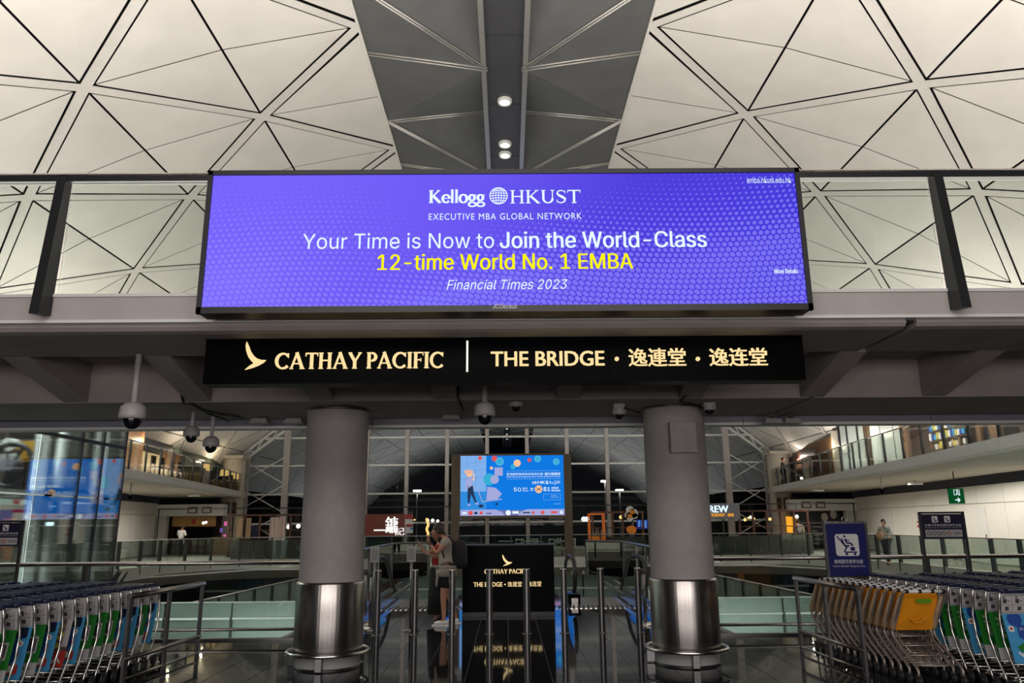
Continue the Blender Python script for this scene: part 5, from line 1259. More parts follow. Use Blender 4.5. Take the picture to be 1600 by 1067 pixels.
def ad_panel(kind):
    m = MB(); fr = tplane(.31, .755); H = .50; W = .262
    fr2 = (Vector(fr[0])+Vector((0,-.0075,.003)), fr[1], fr[2]); fr3 = (Vector(fr[0])+Vector((0,-.0095,.004)), fr[1], fr[2])
    if kind == 'green':
        m.rect(-W, W, 0, H, fr, .006, M_GREEN); m.rect(-W, W, 0, .115, fr2, .002, M_LINFO)
        m.rect(.10, .22, .20, .36, fr2, .002, M_LINFO); m.rect(.115, .205, .22, .34, fr3, .001, M_GREYP)
        for i, u in enumerate((.10,.14,.19)): m.disc((u,.06), .012, fr3, .001, M_GREEN if i else M_GREYP, 6)
        m.text('支付', -.2, .02, .3, .40, fr2, M_WPRINT)
    elif kind == 'blue':
        m.rect(-W, W, 0, H, fr, .006, M_LBLUE); m.prism([(-W,.0),(.10,.02),(.17,.20),(.15,.36),(.05,.40),(-W,.42)], fr2, .002, M_DBLUE)
        m.rrect(.10, .235, .37, .47, .02, fr2, .003, M_NAVY); m.text('支', .12, .21, .39, .46, fr3, M_WPRINT)
        m.disc((.19,.32), .028, fr3, .002, M_WPRINT, 10); m.disc((.19,.32), .012, (Vector(fr[0])+Vector((0,-.013,.005)), fr[1], fr[2]), .001, M_RED, 8)
        m.rrect(.07, .22, .04, .13, .02, fr3, .002, M_RED); m.rrect(.11, .17, .06, .12, .015, (Vector(fr[0])+Vector((0,-.013,.005)), fr[1], fr[2]), .001, M_WPRINT)
        m.rect(.07, .12, .15, .20, fr3, .001, M_WPRINT); m.rect(.165, .20, .21, .24, fr3, .001, M_RED)
    elif kind == 'food':
        m.rect(-W, W, 0, H, fr, .006, mat('dim_brown_print', (.10,.06,.045), .5)); m.rect(-W, W, 0, .16, fr2, .002, M_RED); m.text('KA', .05, .23, .04, .11, fr3, M_WPRINT)
        m.stroke([(.18,.42),(.12,.37),(.20,.32),(.10,.26),(.18,.22),(.08,.18)], .05, fr2, .002, M_YELP); m.rect(.20, W, .2, H, fr2, .001, M_LINFO)
    elif kind == 'green_r':
        m.rect(-W, W, 0, H, fr, .006, M_GREEN); m.rect(-W, W, 0, .115, fr2, .002, M_LINFO)
        m.text('Easy for you', -.20, .12, .385, .415, fr2, M_WPRINT, bold=.0); m.text('with WeChat', -.20, .12, .335, .365, fr2, M_WPRINT)
        m.text('輕鬆付款', -.19, .05, .27, .315, fr2, M_WPRINT); m.text('輕鬆付款', -.19, .05, .21, .255, fr2, M_WPRINT)
        m.disc((-.12,.06), .026, fr3, .001, M_GREEN, 12); m.rect(-.07, .1, .055, .068, fr3, .001, M_GREEN)
    else:
        m.rect(-W, W, 0, H, fr, .006, M_LBLUE); m.prism([(-.13,.07),(W,.02),(W,.38),(-.14,.36),(-.15,.25),(-.08,.2)], fr2, .002, M_DBLUE)
        m.disc((-.15,.42), .075, fr2, .003, M_DBLUE, 16); m.text('支', -.19, -.11, .385, .455, fr3, M_WPRINT)
        m.rrect(-.02, .05, .375, .44, .015, fr2, .003, M_WPRINT); m.disc((.015,.408), .02, fr3, .002, M_NAVYS, 10); m.disc((.11,.44), .055, fr2, .003, M_RED, 14); m.text('C', .085, .135, .415, .465, fr3, M_WPRINT)
        m.rrect(-.235, -.18, .30, .355, .01, fr2, .002, M_WPRINT); m.rect(-.222, -.195, .315, .34, fr3, .001, M_RED)
        m.text('Pay smart', -.12, .14, .30, .335, fr3, M_WPRINT); m.text('home and', -.09, .12, .25, .285, fr3, M_WPRINT); m.text('Alipay', -.03, .12, .17, .20, fr3, M_WPRINT)
        m.prism([(-.20,.15),(-.12,.19),(-.10,.13),(-.16,.10)], fr3, .001, M_GREEN); m.stroke([(-.2,.1),(-.12,.03),(-.16,.09),(-.08,.02)], .02, fr3, .001, M_WPRINT)
    return m
def wheel_mb(x, y, r=.062, w_=.03):
    m = MB(); m.cyl((x-w_/2,y,r), (x+w_/2,y,r), r, 16, m=M_RUB); m.cyl((x-w_/2-.004,y,r), (x+w_/2+.004,y,r), r*.5, 12, m=M_DSTEEL); m.bar((x,y,r), (x,y+.02,r*2.1), w_+.02, .03, M_BLACK, up=(0,1,0)); return m
FRAME0 = None
def proto_trolley(kind, full=True):
    t = thing('luggage_trolley', '', 'trolley', (0,0,0))
    f = tframe().build('frame', M_CHROME, t)
    h = MB(); h.box(-.235, .235, .005, .075, .975, 1.012); hb = h.build('handle', M_NAVY, t, bevel=.01)
    MB().tube([(-.27,.03,.985),(-.235,.0,1.008),(-.20,.0,1.012)], .014, 6).add([], []).build('handle_clip', M_NAVY, hb)
    MB().tube([(.27,.03,.985),(.235,.0,1.008),(.20,.0,1.012)], .014, 6).build('handle_clip', M_NAVY, hb)
    info_panel().build('info_panel', M_LINFO, t)
    if full:
        ad_panel(kind).build('advert_panel', None, t)
        for x, y in ((-.27,-.19),(.27,-.19),(-.20,.46),(.20,.46)): wheel_mb(x, y).build('wheel', None, t)
        MB().box(-.23, .23, -.15, .45, .10, .118).build('base_tray', M_BLACK, t)
    return t
protos = {k: proto_trolley(k) for k in ('green', 'blue', 'food', 'green_r', 'blue_r')}
protos['back'] = proto_trolley('green', False)
share = set()
def lux(kind, x, y, label, group, rz=0):
    if kind not in share: share.add(kind); o = protos[kind]
    else: o = clone(protos[kind])
    o.location = (x, y, 0); o.rotation_euler.z = rz; o['label'] = label; o['group'] = group
    return o
CN = {'green':'green', 'blue':'light blue', 'food':'red food', 'green_r':'green', 'blue_r':'light blue'}
for i, k in enumerate(['green','green','blue','green','blue','food','blue','green','green','green','blue','blue','green','blue']):
    y = 7.5+.204*i; x = -4.72+.0208*i-.29
    lux(k, x, y, 'luggage trolley with %s advert, %s from near end of front left row' % (CN[k], ORD[i]), 'front row of luggage trolleys at the left')
for r_ in range(1, 5):
    for i in range(15):
        y = 7.5+.204*i+r_*.12; x = -5.01-.72*r_+.0208*i
        q = proj((x+.25, y, 1)); 
        if q and q[0] > -10: lux('back', x, y, 'navy handled luggage trolley, %s from near end of %s rear left row' % (ORD[i], ORD[r_-1]), 'rear rows of luggage trolleys at the left')
for i, k in enumerate(['blue_r','green_r','green_r','blue_r','green_r','green_r','blue_r','green_r','green_r','green_r','blue_r','green_r','blue_r']):
    y = 8.22+.204*i; x = 5.10-.017*i+.29
    lux(k, x, y, 'luggage trolley with %s advert, %s from near end of front right row' % (CN[k], ORD[i]), 'front row of luggage trolleys at the right')
for r_ in range(1, 5):
    for i in range(14):
        y = 8.0+.204*i+r_*.12; x = 5.46+.70*r_-.02*i
        q = proj((x-.25, y, 1)); 
        if q and q[0] < 1610: lux('back', x, y, 'navy handled luggage trolley, %s from near end of %s rear right row' % (ORD[i], ORD[r_-1]), 'rear rows of luggage trolleys at the right')

# ================================================================ YELLOW-SEATED STROLLER TROLLEYS
def stroller():
    t = thing('stroller_trolley', '', 'trolley', (0,0,0))
    m = MB()
    for x in (-.24, .24):
        m.tube([(x*.86,.0,.955),(x*.97,.0,.95),(x,.03,.92),(x,.18,.72),(x,.35,.53),(x,.37,.48),(x,.33,.42),(x,.12,.29),(x,-.08,.19),(x,-.12,.15),(x,-.12,.08)], .0165, 7)
        m.tube([(x*.8,.36,.50),(x*.8,.30,.40),(x*.75,.1,.30)], .010, 6)
    m.build('frame', M_TUBE, t)
    m = MB()
    for y, z in ((.34,.44),(.20,.36),(.06,.28),(-.06,.20)): m.cyl((-.235,y,z), (.235,y,z), .009, 6)
    for x in (-.15,-.05,.05,.15): m.tube([(x,.36,.42),(x,.10,.27),(x,-.04,.19)], .007, 5)
    m.tube([(-.17,-.02,.20),(-.17,-.07,.19),(.17,-.07,.19),(.17,-.02,.20)], .007, 5)
    m.build('wire_basket', M_TUBE, t)
    hb = MB().cyl((-.20,.0,.955), (.20,.0,.955), .019, 10).build('handle', M_WPRINT, t)
    for x in (-.205, -.06, .08, .205): MB().cyl((x-.018,.0,.955), (x+.018,.0,.955), .022, 10).build('band', M_BLACK, hb)
    # seat back shell
    A = [(-.20,.13,.92),(.20,.13,.92),(.225,.15,.88),(.235,.33,.53),(.20,.35,.50),(-.20,.35,.50),(-.235,.33,.53),(-.225,.15,.88)]
    B = [(x, y+.035, z+.02) for x, y, z in A]; c = (0,.215,.71); c2 = (0,.27,.73)
    fs = [(i, (i+1) % 8, 16) for i in range(8)]+[((i+1) % 8+8, i+8, 17) for i in range(8)]+[(i, i+8, (i+1) % 8+8, (i+1) % 8) for i in range(8)]
    st = MB().add(A+B+[c, c2], fs).build('seat', M_YEL, t, bevel=.006)
    fr = ((0,.205,.77),(1,0,0),tuple(Vector((0,-.21,.40)).normalized()))
    MB().rrect(-.05, .12, .02, .075, .02, ((0,.135,.80),(1,0,0),tuple(Vector((0,-.21,.40)).normalized())), .006, M_PLIME).build('lime_label', None, st)
    m = MB(); m.tube([(.09*math.cos(a), .225+.045*-math.sin(a)-.02, .68+.085*math.sin(a)) for a in [math.radians(200+14*i) for i in range(11)]], .006, 5); m.build('embossed_arc', M_YEL, st)
    for x in (-.235, .235):
        m = MB(); m.tube([(x,.08,.90),(x,.22,.72),(x,.36,.54),(x,.37,.50)], [.022,.036,.040,.02], 8); m.build('seat_rim', M_TAN, t)
    for x in (-.24, .24): 
        wheel_mb(x, -.12, .05, .045).build('wheel', None, t); wheel_mb(x*.8, .42, .045, .03).build('wheel', None, t)
    m = MB()
    for x in (-.2, .2): m.cyl((x,.40,.09), (x,.36,.48), .012, 6)
    m.build('rear_strut', M_TUBE, t)
    return t
st0 = stroller(); NS = 13
for i in range(NS):
    o = st0 if i == 0 else clone(st0)
    o.location = (4.64-.0147*i, 8.80+.158*i, 0)
    o['label'] = 'stroller trolley with orange-yellow plastic seat, %s from near end of its row' % ORD[i]
    o['group'] = 'row of yellow stroller trolleys'

# ================================================================ STANDING SIGNS
def stand_sign(label, px0, px1, py0, py1, Y, board, legs_to_floor=True):
    a = P(px0, py1, Y); b = P(px1, py0, Y); a2 = P(px0, py0, Y); b2 = P(px1, py1, Y)
    x0, x1, z0, z1 = (a.x+a2.x)/2, (b.x+b2.x)/2, (a.z+b2.z)/2, (b.z+a2.z)/2
    t = thing('standing_sign', label, 'sign', ((x0+x1)/2, Y, 0))
    MB().box(x0, x1, Y, Y+.03, z0, z1).build('board', board, t, bevel=.003)
    for x in (x0-.015, x1+.015): MB().box(x-.018, x+.018, Y-.005, Y+.035, 0, z1+.03).build('leg', M_DSTEEL, t)
    MB().box(x0-.03, x1+.03, Y-.005, Y+.035, z1+.005, z1+.035).build('top_bar', M_DSTEEL, t); MB().box(x0-.03, x1+.03, Y-.15, Y+.2, 0, .025).build('foot', M_DSTEEL, t)
    return t, x0, x1, z0, z1
t, x0, x1, z0, z1 = stand_sign('blue infant stroller staging area sign with white pictogram', 1293, 1355, 818, 900, 11.2, M_NAVYS)
W = x1-x0; H = z1-z0; Yb = 11.2; S1 = FR((x0, Yb, z0)); S2 = FR((x0, Yb-.004, z0))
MB().box(x0-.02, x1+.02, Yb-.01, Yb, z1, z1+.035).build('clip_rail', M_STEEL, t); MB().ring(((x0+x1)/2, Yb, z1+.06), .035, .007, 14, axis='y').build('hook', M_STEEL, t)
m = MB(); m.rrect(W*.21, W*.80, H*.38, H*.80, .04, S1, .004, M_WPRINT); m.build('pictogram_plate', None, t)
m = MB(); k = W; g = lambda u, v: (W*u, H*v)
m.stroke([g(.26,.76), g(.40,.62), g(.48,.55)], .018*1, S2, .003, M_NAVYS); m.stroke([g(.37,.72), g(.44,.58), g(.56,.57)], .022, S2, .003, M_NAVYS)
m.stroke([g(.46,.71), g(.50,.63), g(.60,.62), g(.64,.57)], .026, S2, .003, M_NAVYS); m.stroke([g(.46,.69), g(.57,.67)], .014, S2, .003, M_NAVYS); m.disc(g(.455,.755), .017, S2, .003, M_NAVYS, 12)
m.stroke([g(.50,.56), g(.44,.49), g(.42,.455)], .018, S2, .003, M_NAVYS); m.rect(W*.42, W*.74, H*.44, H*.465, S2, .003, M_NAVYS)
m.rect(W*.58, W*.69, H*.48, H*.55, S2, .003, M_NAVYS); m.disc(g(.47,.415), .018, S2, .003, M_NAVYS, 12); m.disc(g(.68,.415), .018, S2, .003, M_NAVYS, 12); m.build('stroller_pictogram', None, t)
m = MB(); m.text('機場嬰兒車停泊處', W*.14, W*.86, H*.235, H*.315, S1, M_LBLP if False else M_WPRINT); m.build('lettering', None, t)
m = MB(); m.text('Infant Stroller Staging Area', W*.10, W*.90, H*.165, H*.205, S1, M_WPRINT); m.build('lettering', None, t)
def dark_sign(label, px0, px1, py0, py1, Y):
    t, x0, x1, z0, z1 = stand_sign(label, px0, px1, py0, py1, Y, M_DNAVY); W = x1-x0; H = z1-z0; S1 = FR((x0, Y, z0)); S2 = FR((x0, Y-.004, z0))
    for c_ in (.32, .62):
        m = MB(); m.rrect(W*(c_-.07), W*(c_+.07), H*.66, H*.92, .012, S1, .003, M_WPRINT)
        m.stroke([(W*(c_-.04),H*.86),(W*c_,H*.76),(W*(c_+.04),H*.74)], .015, S2, .002, M_DNAVY); m.rect(W*(c_-.04), W*(c_+.04), H*.70, H*.725, S2, .002, M_DNAVY); m.build('pictogram', None, t)
    m = MB(); m.text('手推行李車及嬰兒車停泊處', W*.06, W*.94, H*.51, H*.60, S1, M_WPRINT); m.build('lettering', None, t)
    m = MB(); m.text('Baggage trolley and infant stroller staging area', W*.06, W*.94, H*.44, H*.475, S1, M_WPRINT); m.build('lettering', None, t)
    m = MB(); m.rect(W*.06, W*.94, H*.08, H*.37, S1, .003, M_LINFO)
    for i in range(5): m.ring((x0+W*(.14+.12*i), Y-.006, z0+H*.23), H*.085, .004, 12, M_RED if i == 4 else M_GREYP, axis='y', q=4); m.stroke([(W*(.11+.12*i),H*.28),(W*(.17+.12*i),H*.18)], .008, S2, .002, M_GREYP)
    m.rect(W*.72, W*.91, H*.25, H*.27, S2, .002, M_GREYP); m.rect(W*.72, W*.91, H*.19, H*.21, S2, .002, M_GREYP); m.build('rules_strip', None, t)
dark_sign('dark navy baggage trolley sign on two steel legs behind the right trolleys', 1441, 1506, 803, 842, 12.1)
dark_sign('dark navy trolley sign on steel legs at the left edge before the lift shaft', -32, 32, 817, 854, 12.1)
t = thing('monitor', 'pair of small dark angled screens standing behind the left trolleys', 'monitor', (P(182,905,11.6).x, 11.6, 0))
for px0, px1 in ((170,184),(186,194)):
    a = P(px0, 909, 11.6); b = P(px1, 894, 11.6); MB().add([(a.x,11.6,a.z),(b.x-.03,11.62,a.z),(b.x,11.7,b.z),(a.x+.05,11.7,b.z),(a.x,11.63,a.z),(b.x-.03,11.65,a.z),(b.x,11.73,b.z),(a.x+.05,11.73,b.z)], [(0,1,2,3),(7,6,5,4),(0,4,5,1),(1,5,6,2),(2,6,7,3),(3,7,4,0)]).build('screen', M_BLACK, t)
q = P(181, 907, 11.68); MB().cyl((q.x,11.68,0), (q.x,11.68,q.z+.02), .03, 8).build('pole', M_DSTEEL, t); MB().box(q.x-.2,q.x+.2,11.5,11.8,0,.02).build('foot', M_DSTEEL, t)

# ================================================================ PEOPLE
def skin(V_, E_, R_, sub=2, root=0):
    me = bpy.data.meshes.new('s'); me.from_pydata([Vector(v) for v in V_], E_, []); o = bpy.data.objects.new('s', me); COL.objects.link(o)
    md = o.modifiers.new('k', 'SKIN'); md.use_smooth_shade = True
    sv = me.skin_vertices[0].data
    for i, r in enumerate(R_): sv[i].radius = (r, r) if not isinstance(r, tuple) else r; sv[i].use_root = (i == root)
    if sub: sd = o.modifiers.new('u', 'SUBSURF'); sd.levels = sub; sd.render_levels = sub
    dg = bpy.context.evaluated_depsgraph_get(); dg.update(); m2 = bpy.data.meshes.new_from_object(o.evaluated_get(dg))
    vs = [v.co.copy() for v in m2.vertices]; fs = [tuple(p.vertices) for p in m2.polygons]
    bpy.data.objects.remove(o); bpy.data.meshes.remove(me); bpy.data.meshes.remove(m2); return vs, fs
def chain(mb, pts, rs, sub=1, m=None):
    vs, fs = skin(pts, [(i, i+1) for i in range(len(pts)-1)], rs, sub); mb.add(vs, fs, m, True)
def hand(mb, wr, tip, palm_n, s=1.0, curl=.5):
    wr = Vector(wr); d = (Vector(tip)-wr).normalized(); n = Vector(palm_n).normalized(); a = d.cross(n).normalized()
    chain(mb, [wr, wr+d*.04*s, wr+d*.085*s], [.024*s, (.036*s), .034*s], 1)
    for k, (o_, L) in enumerate(((-.030,.070),(-.010,.082),(.010,.076),(.029,.060))):
        b = wr+d*.085*s+a*o_*s; p1 = b+(d*(1-curl*.3)+n*curl*.5)*L*.45*s; p2 = p1+(d*(1-curl)+n*curl)*L*.35*s; p3 = p2+(d*(.6-curl)+n*curl*1.2)*L*.28*s
        chain(mb, [b-d*.02*s, b, p1, p2, p3], [.009*s]*3+[.008*s, .007*s], 1)
    b = wr+d*.03*s-a*.03*s; chain(mb, [b, b+(d*.6-a*.8+n*.3)*.035*s, b+(d*1.2-a*.9+n*.5)*.055*s], [.012*s, .010*s, .008*s], 1)
def person(name, label, J, skinm, hairm, sh=1.0, group=None, face=(-1,0,0), loc=None, long_hair=False):
    base = Vector(((J['anL'][0]+J['anR'][0])/2, (J['anL'][1]+J['anR'][1])/2, 0)); t = thing('person', label, 'person', base, group)
    keys = ['pelvis','spine','chest','neck','headb','shL','elL','wrL','shR','elR','wrR','hipL','knL','anL','toL','hipR','knR','anR','toR']
    ix = {k: i for i, k in enumerate(keys)}; E = [('pelvis','spine'),('spine','chest'),('chest','neck'),('neck','headb'),('chest','shL'),('shL','elL'),('elL','wrL'),('chest','shR'),('shR','elR'),('elR','wrR'),('pelvis','hipL'),('hipL','knL'),('knL','anL'),('anL','toL'),('pelvis','hipR'),('hipR','knR'),('knR','anR'),('anR','toR')]
    Rr = dict(pelvis=.125, spine=.115, chest=.13, neck=.058, headb=.05, shL=.062, elL=.043, wrL=.027, shR=.062, elR=.043, wrR=.027, hipL=.09, knL=.058, anL=.038, toL=.03, hipR=.09, knR=.058, anR=.038, toR=.03)
    vs, fs = skin([J[k] for k in keys], [(ix[a], ix[b]) for a, b in E], [Rr[k]*sh for k in keys], 2); mb = MB(); mb.add(vs, fs, None, True)
    f = Vector(face).normalized(); h = Vector(J['head']); up = Vector((0,0,1)); sd = f.cross(up).normalized()
    # head: cranium + jaw shaped from a lathe, then nose, ears, brow, mouth
    k0 = len(mb.v); mb.ball((0,0,0), 1, n=18)
    for i in range(k0, len(mb.v)):
        x, y, z = mb.v[i]; wz = 1 if z > -.1 else 1-(.35*(-z-.1)); fy = (y*.098+ (.012 if z < 0 and y > 0 else 0))*wz
        p = h+sd*(x*.076*wz)+f*fy+up*(z*.125); mb.v[i] = tuple(p)
    chain(mb, [h+f*.09+up*.015, h+f*.118-up*.018, h+f*.10-up*.03], [.012,.015,.012], 1)
    chain(mb, [h+f*.085-up*.055, h+f*.097-up*.06], [.014,.012], 1); chain(mb, [h+f*.07-up*.10, h+f*.085-up*.098], [.022,.018], 1)
    for s_ in (-1, 1): chain(mb, [h+sd*.074*s_+up*.02, h+sd*.086*s_-f*.008, h+sd*.074*s_-up*.03], [.010,.014,.008], 1)
    for s_ in ('L','R'):
        w_ = Vector(J['wr'+s_]); hd = Vector(J.get('ha'+s_, w_+(w_-Vector(J['el'+s_]))*.4)); hand(mb, w_, hd, J.get('pn'+s_, f), sh, J.get('curl', .6))
    body = mb.build('body', skinm, t)
    e = MB()
    for s_ in (-1, 1): e.ball(tuple(h+f*.086+sd*.032*s_+up*.012), .012, n=8, m=M_WPRINT); e.ball(tuple(h+f*.096+sd*.032*s_+up*.012), .006, n=8, m=M_BLACK)
    e.build('eyes', None, t)
    k = MB(); k.ball((0,0,0), 1, n=20)
    for i in range(len(k.v)):
        x, y, z = k.v[i]; cut = (y > .35 and z < .45) or z < -.55
        zz = max(z, -.5 if y < .1 else (.25 if y > .35 else -.15)); r = 1.0
        j = .010*math.sin(x*23+z*17+y*11); p = h+sd*x*(.084+j)+f*(y*(.104+j)-.008)+up*(zz*(.137+j)+.008); k.v[i] = tuple(p)
    k.build('hair', hairm, t)
    if long_hair: q = MB(); chain(q, [h-f*.06+up*.02, h-f*.085-up*.1, h-f*.08-up*.24], [.06,.07,.04], 1); q.build('long_hair', hairm, t)
    return t
def garment(t, name, pts, rs, m, edges=None, sub=2):
    vs, fs = skin(pts, edges or [(i, i+1) for i in range(len(pts)-1)], rs, sub); mb = MB(); mb.add(vs, fs, None, True); return mb.build(name, m, t)
def Q(px, py, Y): return P(px, py, Y)
YM = 14.0
J = dict(pelvis=Q(698,890,YM), spine=Q(697,873,YM), chest=Q(697,851,YM), neck=Q(693,841,YM), headb=Q(687,836,YM), head=Q(683.5,829,YM),
  shL=Q(698,846,YM-.19), elL=Q(682,865,YM-.24), wrL=Q(670.5,848,YM-.16), haL=Q(668,840,YM-.12), pnL=(.6,.3,.4),
  shR=Q(695,846,YM+.19), elR=Q(688,867,YM+.24), wrR=Q(679,871,YM+.05), haR=Q(675,869,YM), pnR=(0,-.2,1),
  hipL=Q(697,895,YM-.10), knL=Q(692.5,930,YM-.11), anL=Q(694,968,YM-.12), toL=Q(683,974,YM-.13),
  hipR=Q(700,895,YM+.10), knR=Q(702,930,YM+.12), anR=Q(712,966,YM+.16), toR=Q(703,973,YM+.17))
for k in ('anL','anR'): J[k].z = .09
for k in ('toL','toR'): J[k].z = .035
man = person('person', 'person in grey t-shirt, black shorts and backpack, hand raised to face', J, M_SKIN, M_HAIR, face=(-.95,-.1,-.22))
def mix(a, b, f): return Vector(a)*(1-f)+Vector(b)*f
shirt_pts = [Q(698,893,YM), Q(697,873,YM), Q(698,852,YM), Q(695,844.5,YM), J['shL'], mix(J['shL'],J['elL'],.55), J['shR'], mix(J['shR'],J['elR'],.55), Q(698,886,YM-.09), Q(698,886,YM+.09)]
garment(man, 'tshirt', shirt_pts, [.15,.145,.155,.075,.082,.070,.082,.070,.135,.135], M_SHIRT, [(0,1),(1,2),(2,3),(2,4),(4,5),(2,6),(6,7),(1,8),(1,9)])
garment(man, 'shorts', [Q(698,889,YM), J['hipL'], mix(J['hipL'],J['knL'],.75), J['hipR'], mix(J['hipR'],J['knR'],.75)], [.15,.115,.092,.115,.092], M_BCLOTH, [(0,1),(1,2),(0,3),(3,4)])
c0_ = Q(698,890,YM); jk = MB(); jk.lathe([(.17,c0_.z+.07),(.19,c0_.z+.05),(.195,c0_.z-.02),(.19,c0_.z-.10),(.17,c0_.z-.11)], (c0_.x,c0_.y,0), 20); jk.v = [(v[0], c0_.y+(v[1]-c0_.y)*1.45, v[2]) for v in jk.v]; jk.build('waist_jacket', M_JACK, man)
jk = MB().ring((c0_.x,c0_.y,c0_.z+.055), .18, .022, 22); jk.v = [(v[0], c0_.y+(v[1]-c0_.y)*1.45, v[2]) for v in jk.v]; jk.build('sleeve_knot', M_JACK, man)
garment(man, 'jacket_tail', [Q(705,888,YM-.12), Q(706,905,YM-.15), Q(707,921,YM-.14)], [(.07,.03),(.075,.03),(.05,.02)], M_JACK, sub=1)
garment(man, 'jacket_tail', [Q(686,890,YM-.13), Q(683,905,YM-.15), Q(682,917,YM-.14)], [.035,.03,.018], M_JACK, sub=1)
bp_ = MB(); c = Q(718,866,YM); bp_.ball((0,0,0), 1, n=20)
for i in range(len(bp_.v)):
    x, y, z = bp_.v[i]; g2 = lambda v: math.copysign(abs(v)**.6, v); bp_.v[i] = (c.x+g2(x)*.14+(-.02*z), c.y+g2(y)*.17, c.z+g2(z)*.25)
pk = tag(bp_.build('backpack', M_BCLOTH), 'black backpack worn by the person in the grey t-shirt', 'backpack')
m = MB()
for dy in (-.13, .13): m.tube([c+Vector((-.1,dy,.22)), Q(697,840,YM)+Vector((.02,dy,.0)), Q(690,850,YM)+Vector((0,dy*1.1,0)), Q(696,876,YM)+Vector((0,dy*1.2,0)), c+Vector((-.1,dy,-.18))], .016, 6)
m.build('shoulder_strap', M_BCLOTH, man)
garment(man, 'neck_scarf', [Q(694,838,YM), Q(688,843,YM), Q(686,848,YM)], [.07,.06,.035], M_BCLOTH, sub=1)
MB().ring(mix(J['wrL'],J['elL'],.1), .036, .012, 14).build('watch', M_BLACK, man)
for s_ in 'LR':
    a, b = J['an'+s_], J['to'+s_]; m = MB(); chain(m, [Vector((a.x+.06,a.y,.055)), Vector((a.x,a.y,.06)), Vector((b.x,b.y,.048)), Vector((b.x-.06,b.y,.04))], [.036,.042,.038,.026], 2); m.box(b.x-.09, a.x+.10, a.y-.045, a.y+.045, 0, .022, M_WPRINT); m.build('shoe', M_SHOE, man)
ph = Q(674.5,867,YM); o = MB().bar(ph+Vector((-.07,0,.03)), ph+Vector((.05,0,-.025)), .075, .01).build('phone', M_WPRINT); tag(o, 'white phone held at chest height by the person in the grey t-shirt', 'phone')
YV = 14.42
J = dict(pelvis=Q(685,890,YV), spine=Q(685,875,YV), chest=Q(686,858,YV), neck=Q(687,848,YV), headb=Q(686,843,YV), head=Q(686,836,YV),
  shL=Q(684,856,YV-.15), elL=Q(666,866,YV-.18), wrL=Q(657,854,YV-.18), haL=Q(654,849,YV-.18), pnL=(.3,0,.9),
  shR=Q(688,856,YV+.16), elR=Q(692,874,YV+.2), wrR=Q(684,884,YV+.1), hipL=Q(684,895,YV-.09), knL=Q(683,928,YV-.09), anL=Q(682,961,YV-.08), toL=Q(677,964,YV-.08),
  hipR=Q(686,895,YV+.09), knR=Q(686,928,YV+.1), anR=Q(686,961,YV+.1), toR=Q(681,964,YV+.1), curl=.9)
for k in ('anL','anR'): J[k].z = .08
for k in ('toL','toR'): J[k].z = .03
wo = person('person', 'person in red top and long black skirt holding out a fist', J, M_SKIN, M_HAIR, .86, face=(-1,0,0), long_hair=True)
garment(wo, 'red_top', [Q(685,886,YV), Q(685,872,YV), Q(686,859,YV), Q(687,852,YV), J['shL'], mix(J['shL'],J['elL'],.35), J['shR'], mix(J['shR'],J['elR'],.4), Q(685,885,YV-.08), Q(685,885,YV+.08)], [.13,.12,.13,.07,.068,.055,.068,.055,.12,.12], M_REDC, [(0,1),(1,2),(2,3),(2,4),(4,5),(2,6),(6,7),(1,8),(1,9)])
m = MB(); b0 = Q(685,886,YV); m.lathe([(.135,b0.z),(.155,b0.z-.15),(.17,.5),(.185,.14),(.16,.14)], (Q(684,900,YV).x, YV, 0), 28, M_BCLOTH); m.build('long_skirt', None, wo)
for s_ in 'LR': b = J['to'+s_]; m = MB(); chain(m, [Vector((b.x+.12,b.y,.04)), Vector((b.x,b.y,.035))], [.042,.035], 2); m.build('shoe', M_BLACK, wo)
def stand(x, y, h, face, arms='down', bend=0.):
    f = Vector(face).normalized(); s_ = f.cross(Vector((0,0,1))).normalized(); k = h/1.75; B = Vector((x,y,0)); U_ = Vector((0,0,1))
    pt = lambda fw, sd, z: B+f*fw*k+s_*sd*k+U_*z*k
    J = dict(pelvis=pt(0,0,.93), spine=pt(.0,0,1.12), chest=pt(.02,0,1.33), neck=pt(.02,0,1.48), headb=pt(.03,0,1.54), head=pt(.05,0,1.62),
      shL=pt(.0,-.19,1.40), shR=pt(.0,.19,1.40), hipL=pt(0,-.09,.90), hipR=pt(0,.09,.90), knL=pt(.08,-.1,.50), knR=pt(-.02,.1,.50), anL=pt(.10,-.1,.09), anR=pt(-.14,.1,.10), toL=pt(.22,-.1,.035), toR=pt(-.02,.1,.035))
    if arms == 'down': J.update(elL=pt(-.02,-.26,1.13), wrL=pt(.08,-.27,.90), elR=pt(-.05,.26,1.13), wrR=pt(.05,.28,.90))
    else: J.update(elL=pt(.04,-.26,1.15), wrL=pt(.26,-.12,1.18), elR=pt(.04,.26,1.15), wrR=pt(.26,.12,1.2))
    return J
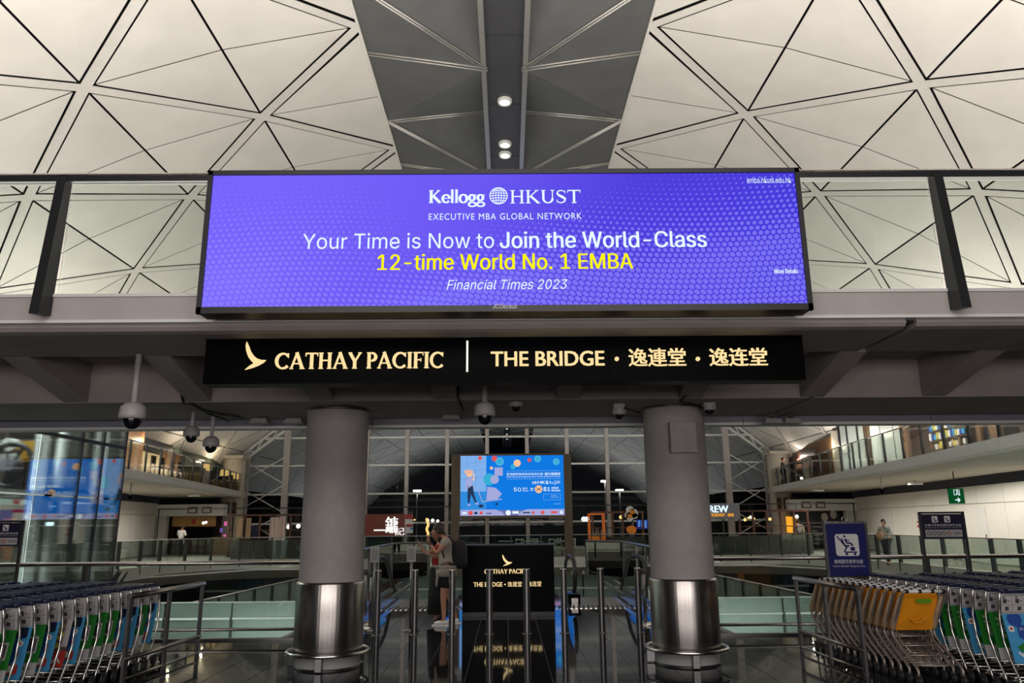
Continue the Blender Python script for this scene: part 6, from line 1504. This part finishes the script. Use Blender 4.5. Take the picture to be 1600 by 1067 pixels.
def dress(t, J, top, bottom, k=1.0, long_=True):
    garment(t, 'shirt', [J['pelvis'], J['spine'], J['chest'], mix(J['chest'],J['neck'],.6), J['shL'], mix(J['shL'],J['elL'],.9), mix(J['elL'],J['wrL'],.7), J['shR'], mix(J['shR'],J['elR'],.9), mix(J['elR'],J['wrR'],.7)], [.16*k,.15*k,.155*k,.075*k,.08*k,.062*k,.05*k,.08*k,.062*k,.05*k], top, [(0,1),(1,2),(2,3),(2,4),(4,5),(5,6),(2,7),(7,8),(8,9)])
    garment(t, 'trousers', [J['pelvis'], J['hipL'], J['knL'], mix(J['knL'],J['anL'],.9), J['hipR'], J['knR'], mix(J['knR'],J['anR'],.9)], [.15*k,.11*k,.08*k,.065*k,.11*k,.08*k,.065*k], bottom, [(0,1),(1,2),(2,3),(0,4),(4,5),(5,6)])
    for s_ in 'LR':
        b = J['to'+s_]; a = J['an'+s_]; m = MB(); chain(m, [Vector((a.x,a.y,.05)), Vector((b.x,b.y,.045))], [.055,.045], 1); m.build('shoe', M_BLACK, t)
q = P(281, 860, 43.5); J = stand(q.x, 43.5, 1.72, (.3,.95,0), 'front'); t = person('person', 'person in white shirt seen from behind at the far left shop counter', J, M_SKIN, M_HAIR, face=(.3,.95,0)); dress(t, J, mat('white_shirt_cloth',(.62,.60,.56),.8), M_BCLOTH)
q = P(1385, 860, 33.5); qx = min(q.x, 18.6); J = stand(P(1385,850,30).x, 30, 1.72, (-.8,-.5,0), 'front'); t = person('person', 'person in pale patterned shirt and white mask standing behind the right gallery glass', J, M_SKIN, M_HAIR, face=(-.8,-.5,0)); dress(t, J, mat('patterned_shirt_cloth',(.30,.32,.30),.8,noise=.5,nscale=9), mat('charcoal_cloth',(.03,.03,.035),.8))
h = Vector(J['head']); f = Vector((-.8,-.5,0)).normalized(); m = MB(); chain(m, [h+f*.085-Vector((0,0,.03)), h+f*.085-Vector((0,0,.09))], [.045,.035], 1); m.build('face_mask', M_WPRINT, t)
q = J['chest']; bg = MB(); bg.ball((0,0,0), 1, n=14)
for i in range(len(bg.v)): x, y, z = bg.v[i]; bg.v[i] = (q.x-.30+x*.16, q.y-.22+y*.09, q.z-.20+z*.17)
tag(bg.build('shoulder_bag', mat('tan_bag',(.25,.15,.08),.6)), 'tan bag carried in front of the masked person on the right gallery', 'bag')
q = P(1250, 850, 43); J = stand(q.x, 43, 1.74, (.2,.9,0), 'down'); t = person('person', 'person with a pale backpack seen from behind at the far right counter', J, M_SKIN, M_HAIR, face=(.2,.9,0)); dress(t, J, mat('pale_yellow_cloth',(.5,.42,.25),.8), M_BCLOTH)
b = J['chest']-Vector((.04,.18,.08)); bg = MB(); bg.ball((0,0,0), 1, n=14)
for i in range(len(bg.v)): x, y, z = bg.v[i]; g2 = lambda v: math.copysign(abs(v)**.6, v); bg.v[i] = (b.x+g2(x)*.15, b.y+g2(y)*.09, b.z+g2(z)*.22)
tag(bg.build('backpack', mat('grey_pack',(.35,.33,.30),.7)), 'pale grey backpack worn by the person at the far right counter', 'backpack')
q = P(1266, 850, 44); J = stand(q.x, 44, 1.70, (-.3,.9,0), 'front'); t = person('person', 'dark clothed person beside the far right shop counter', J, M_SKIN, M_HAIR, face=(-.3,.9,0)); dress(t, J, M_BCLOTH, M_BCLOTH)
q = Vector((16.85, 46.6)); J = stand(q.x, q.y, 1.72, (.7,-.4,0), 'front')
for k in J: J[k] = Vector(J[k])+Vector((0,0,3.7))
t = person('person', 'dark clothed person at the far end of the upper right balcony', J, M_SKIN, M_HAIR, face=(.7,-.4,0)); t.location.z = 0; dress(t, J, M_BCLOTH, M_BCLOTH)
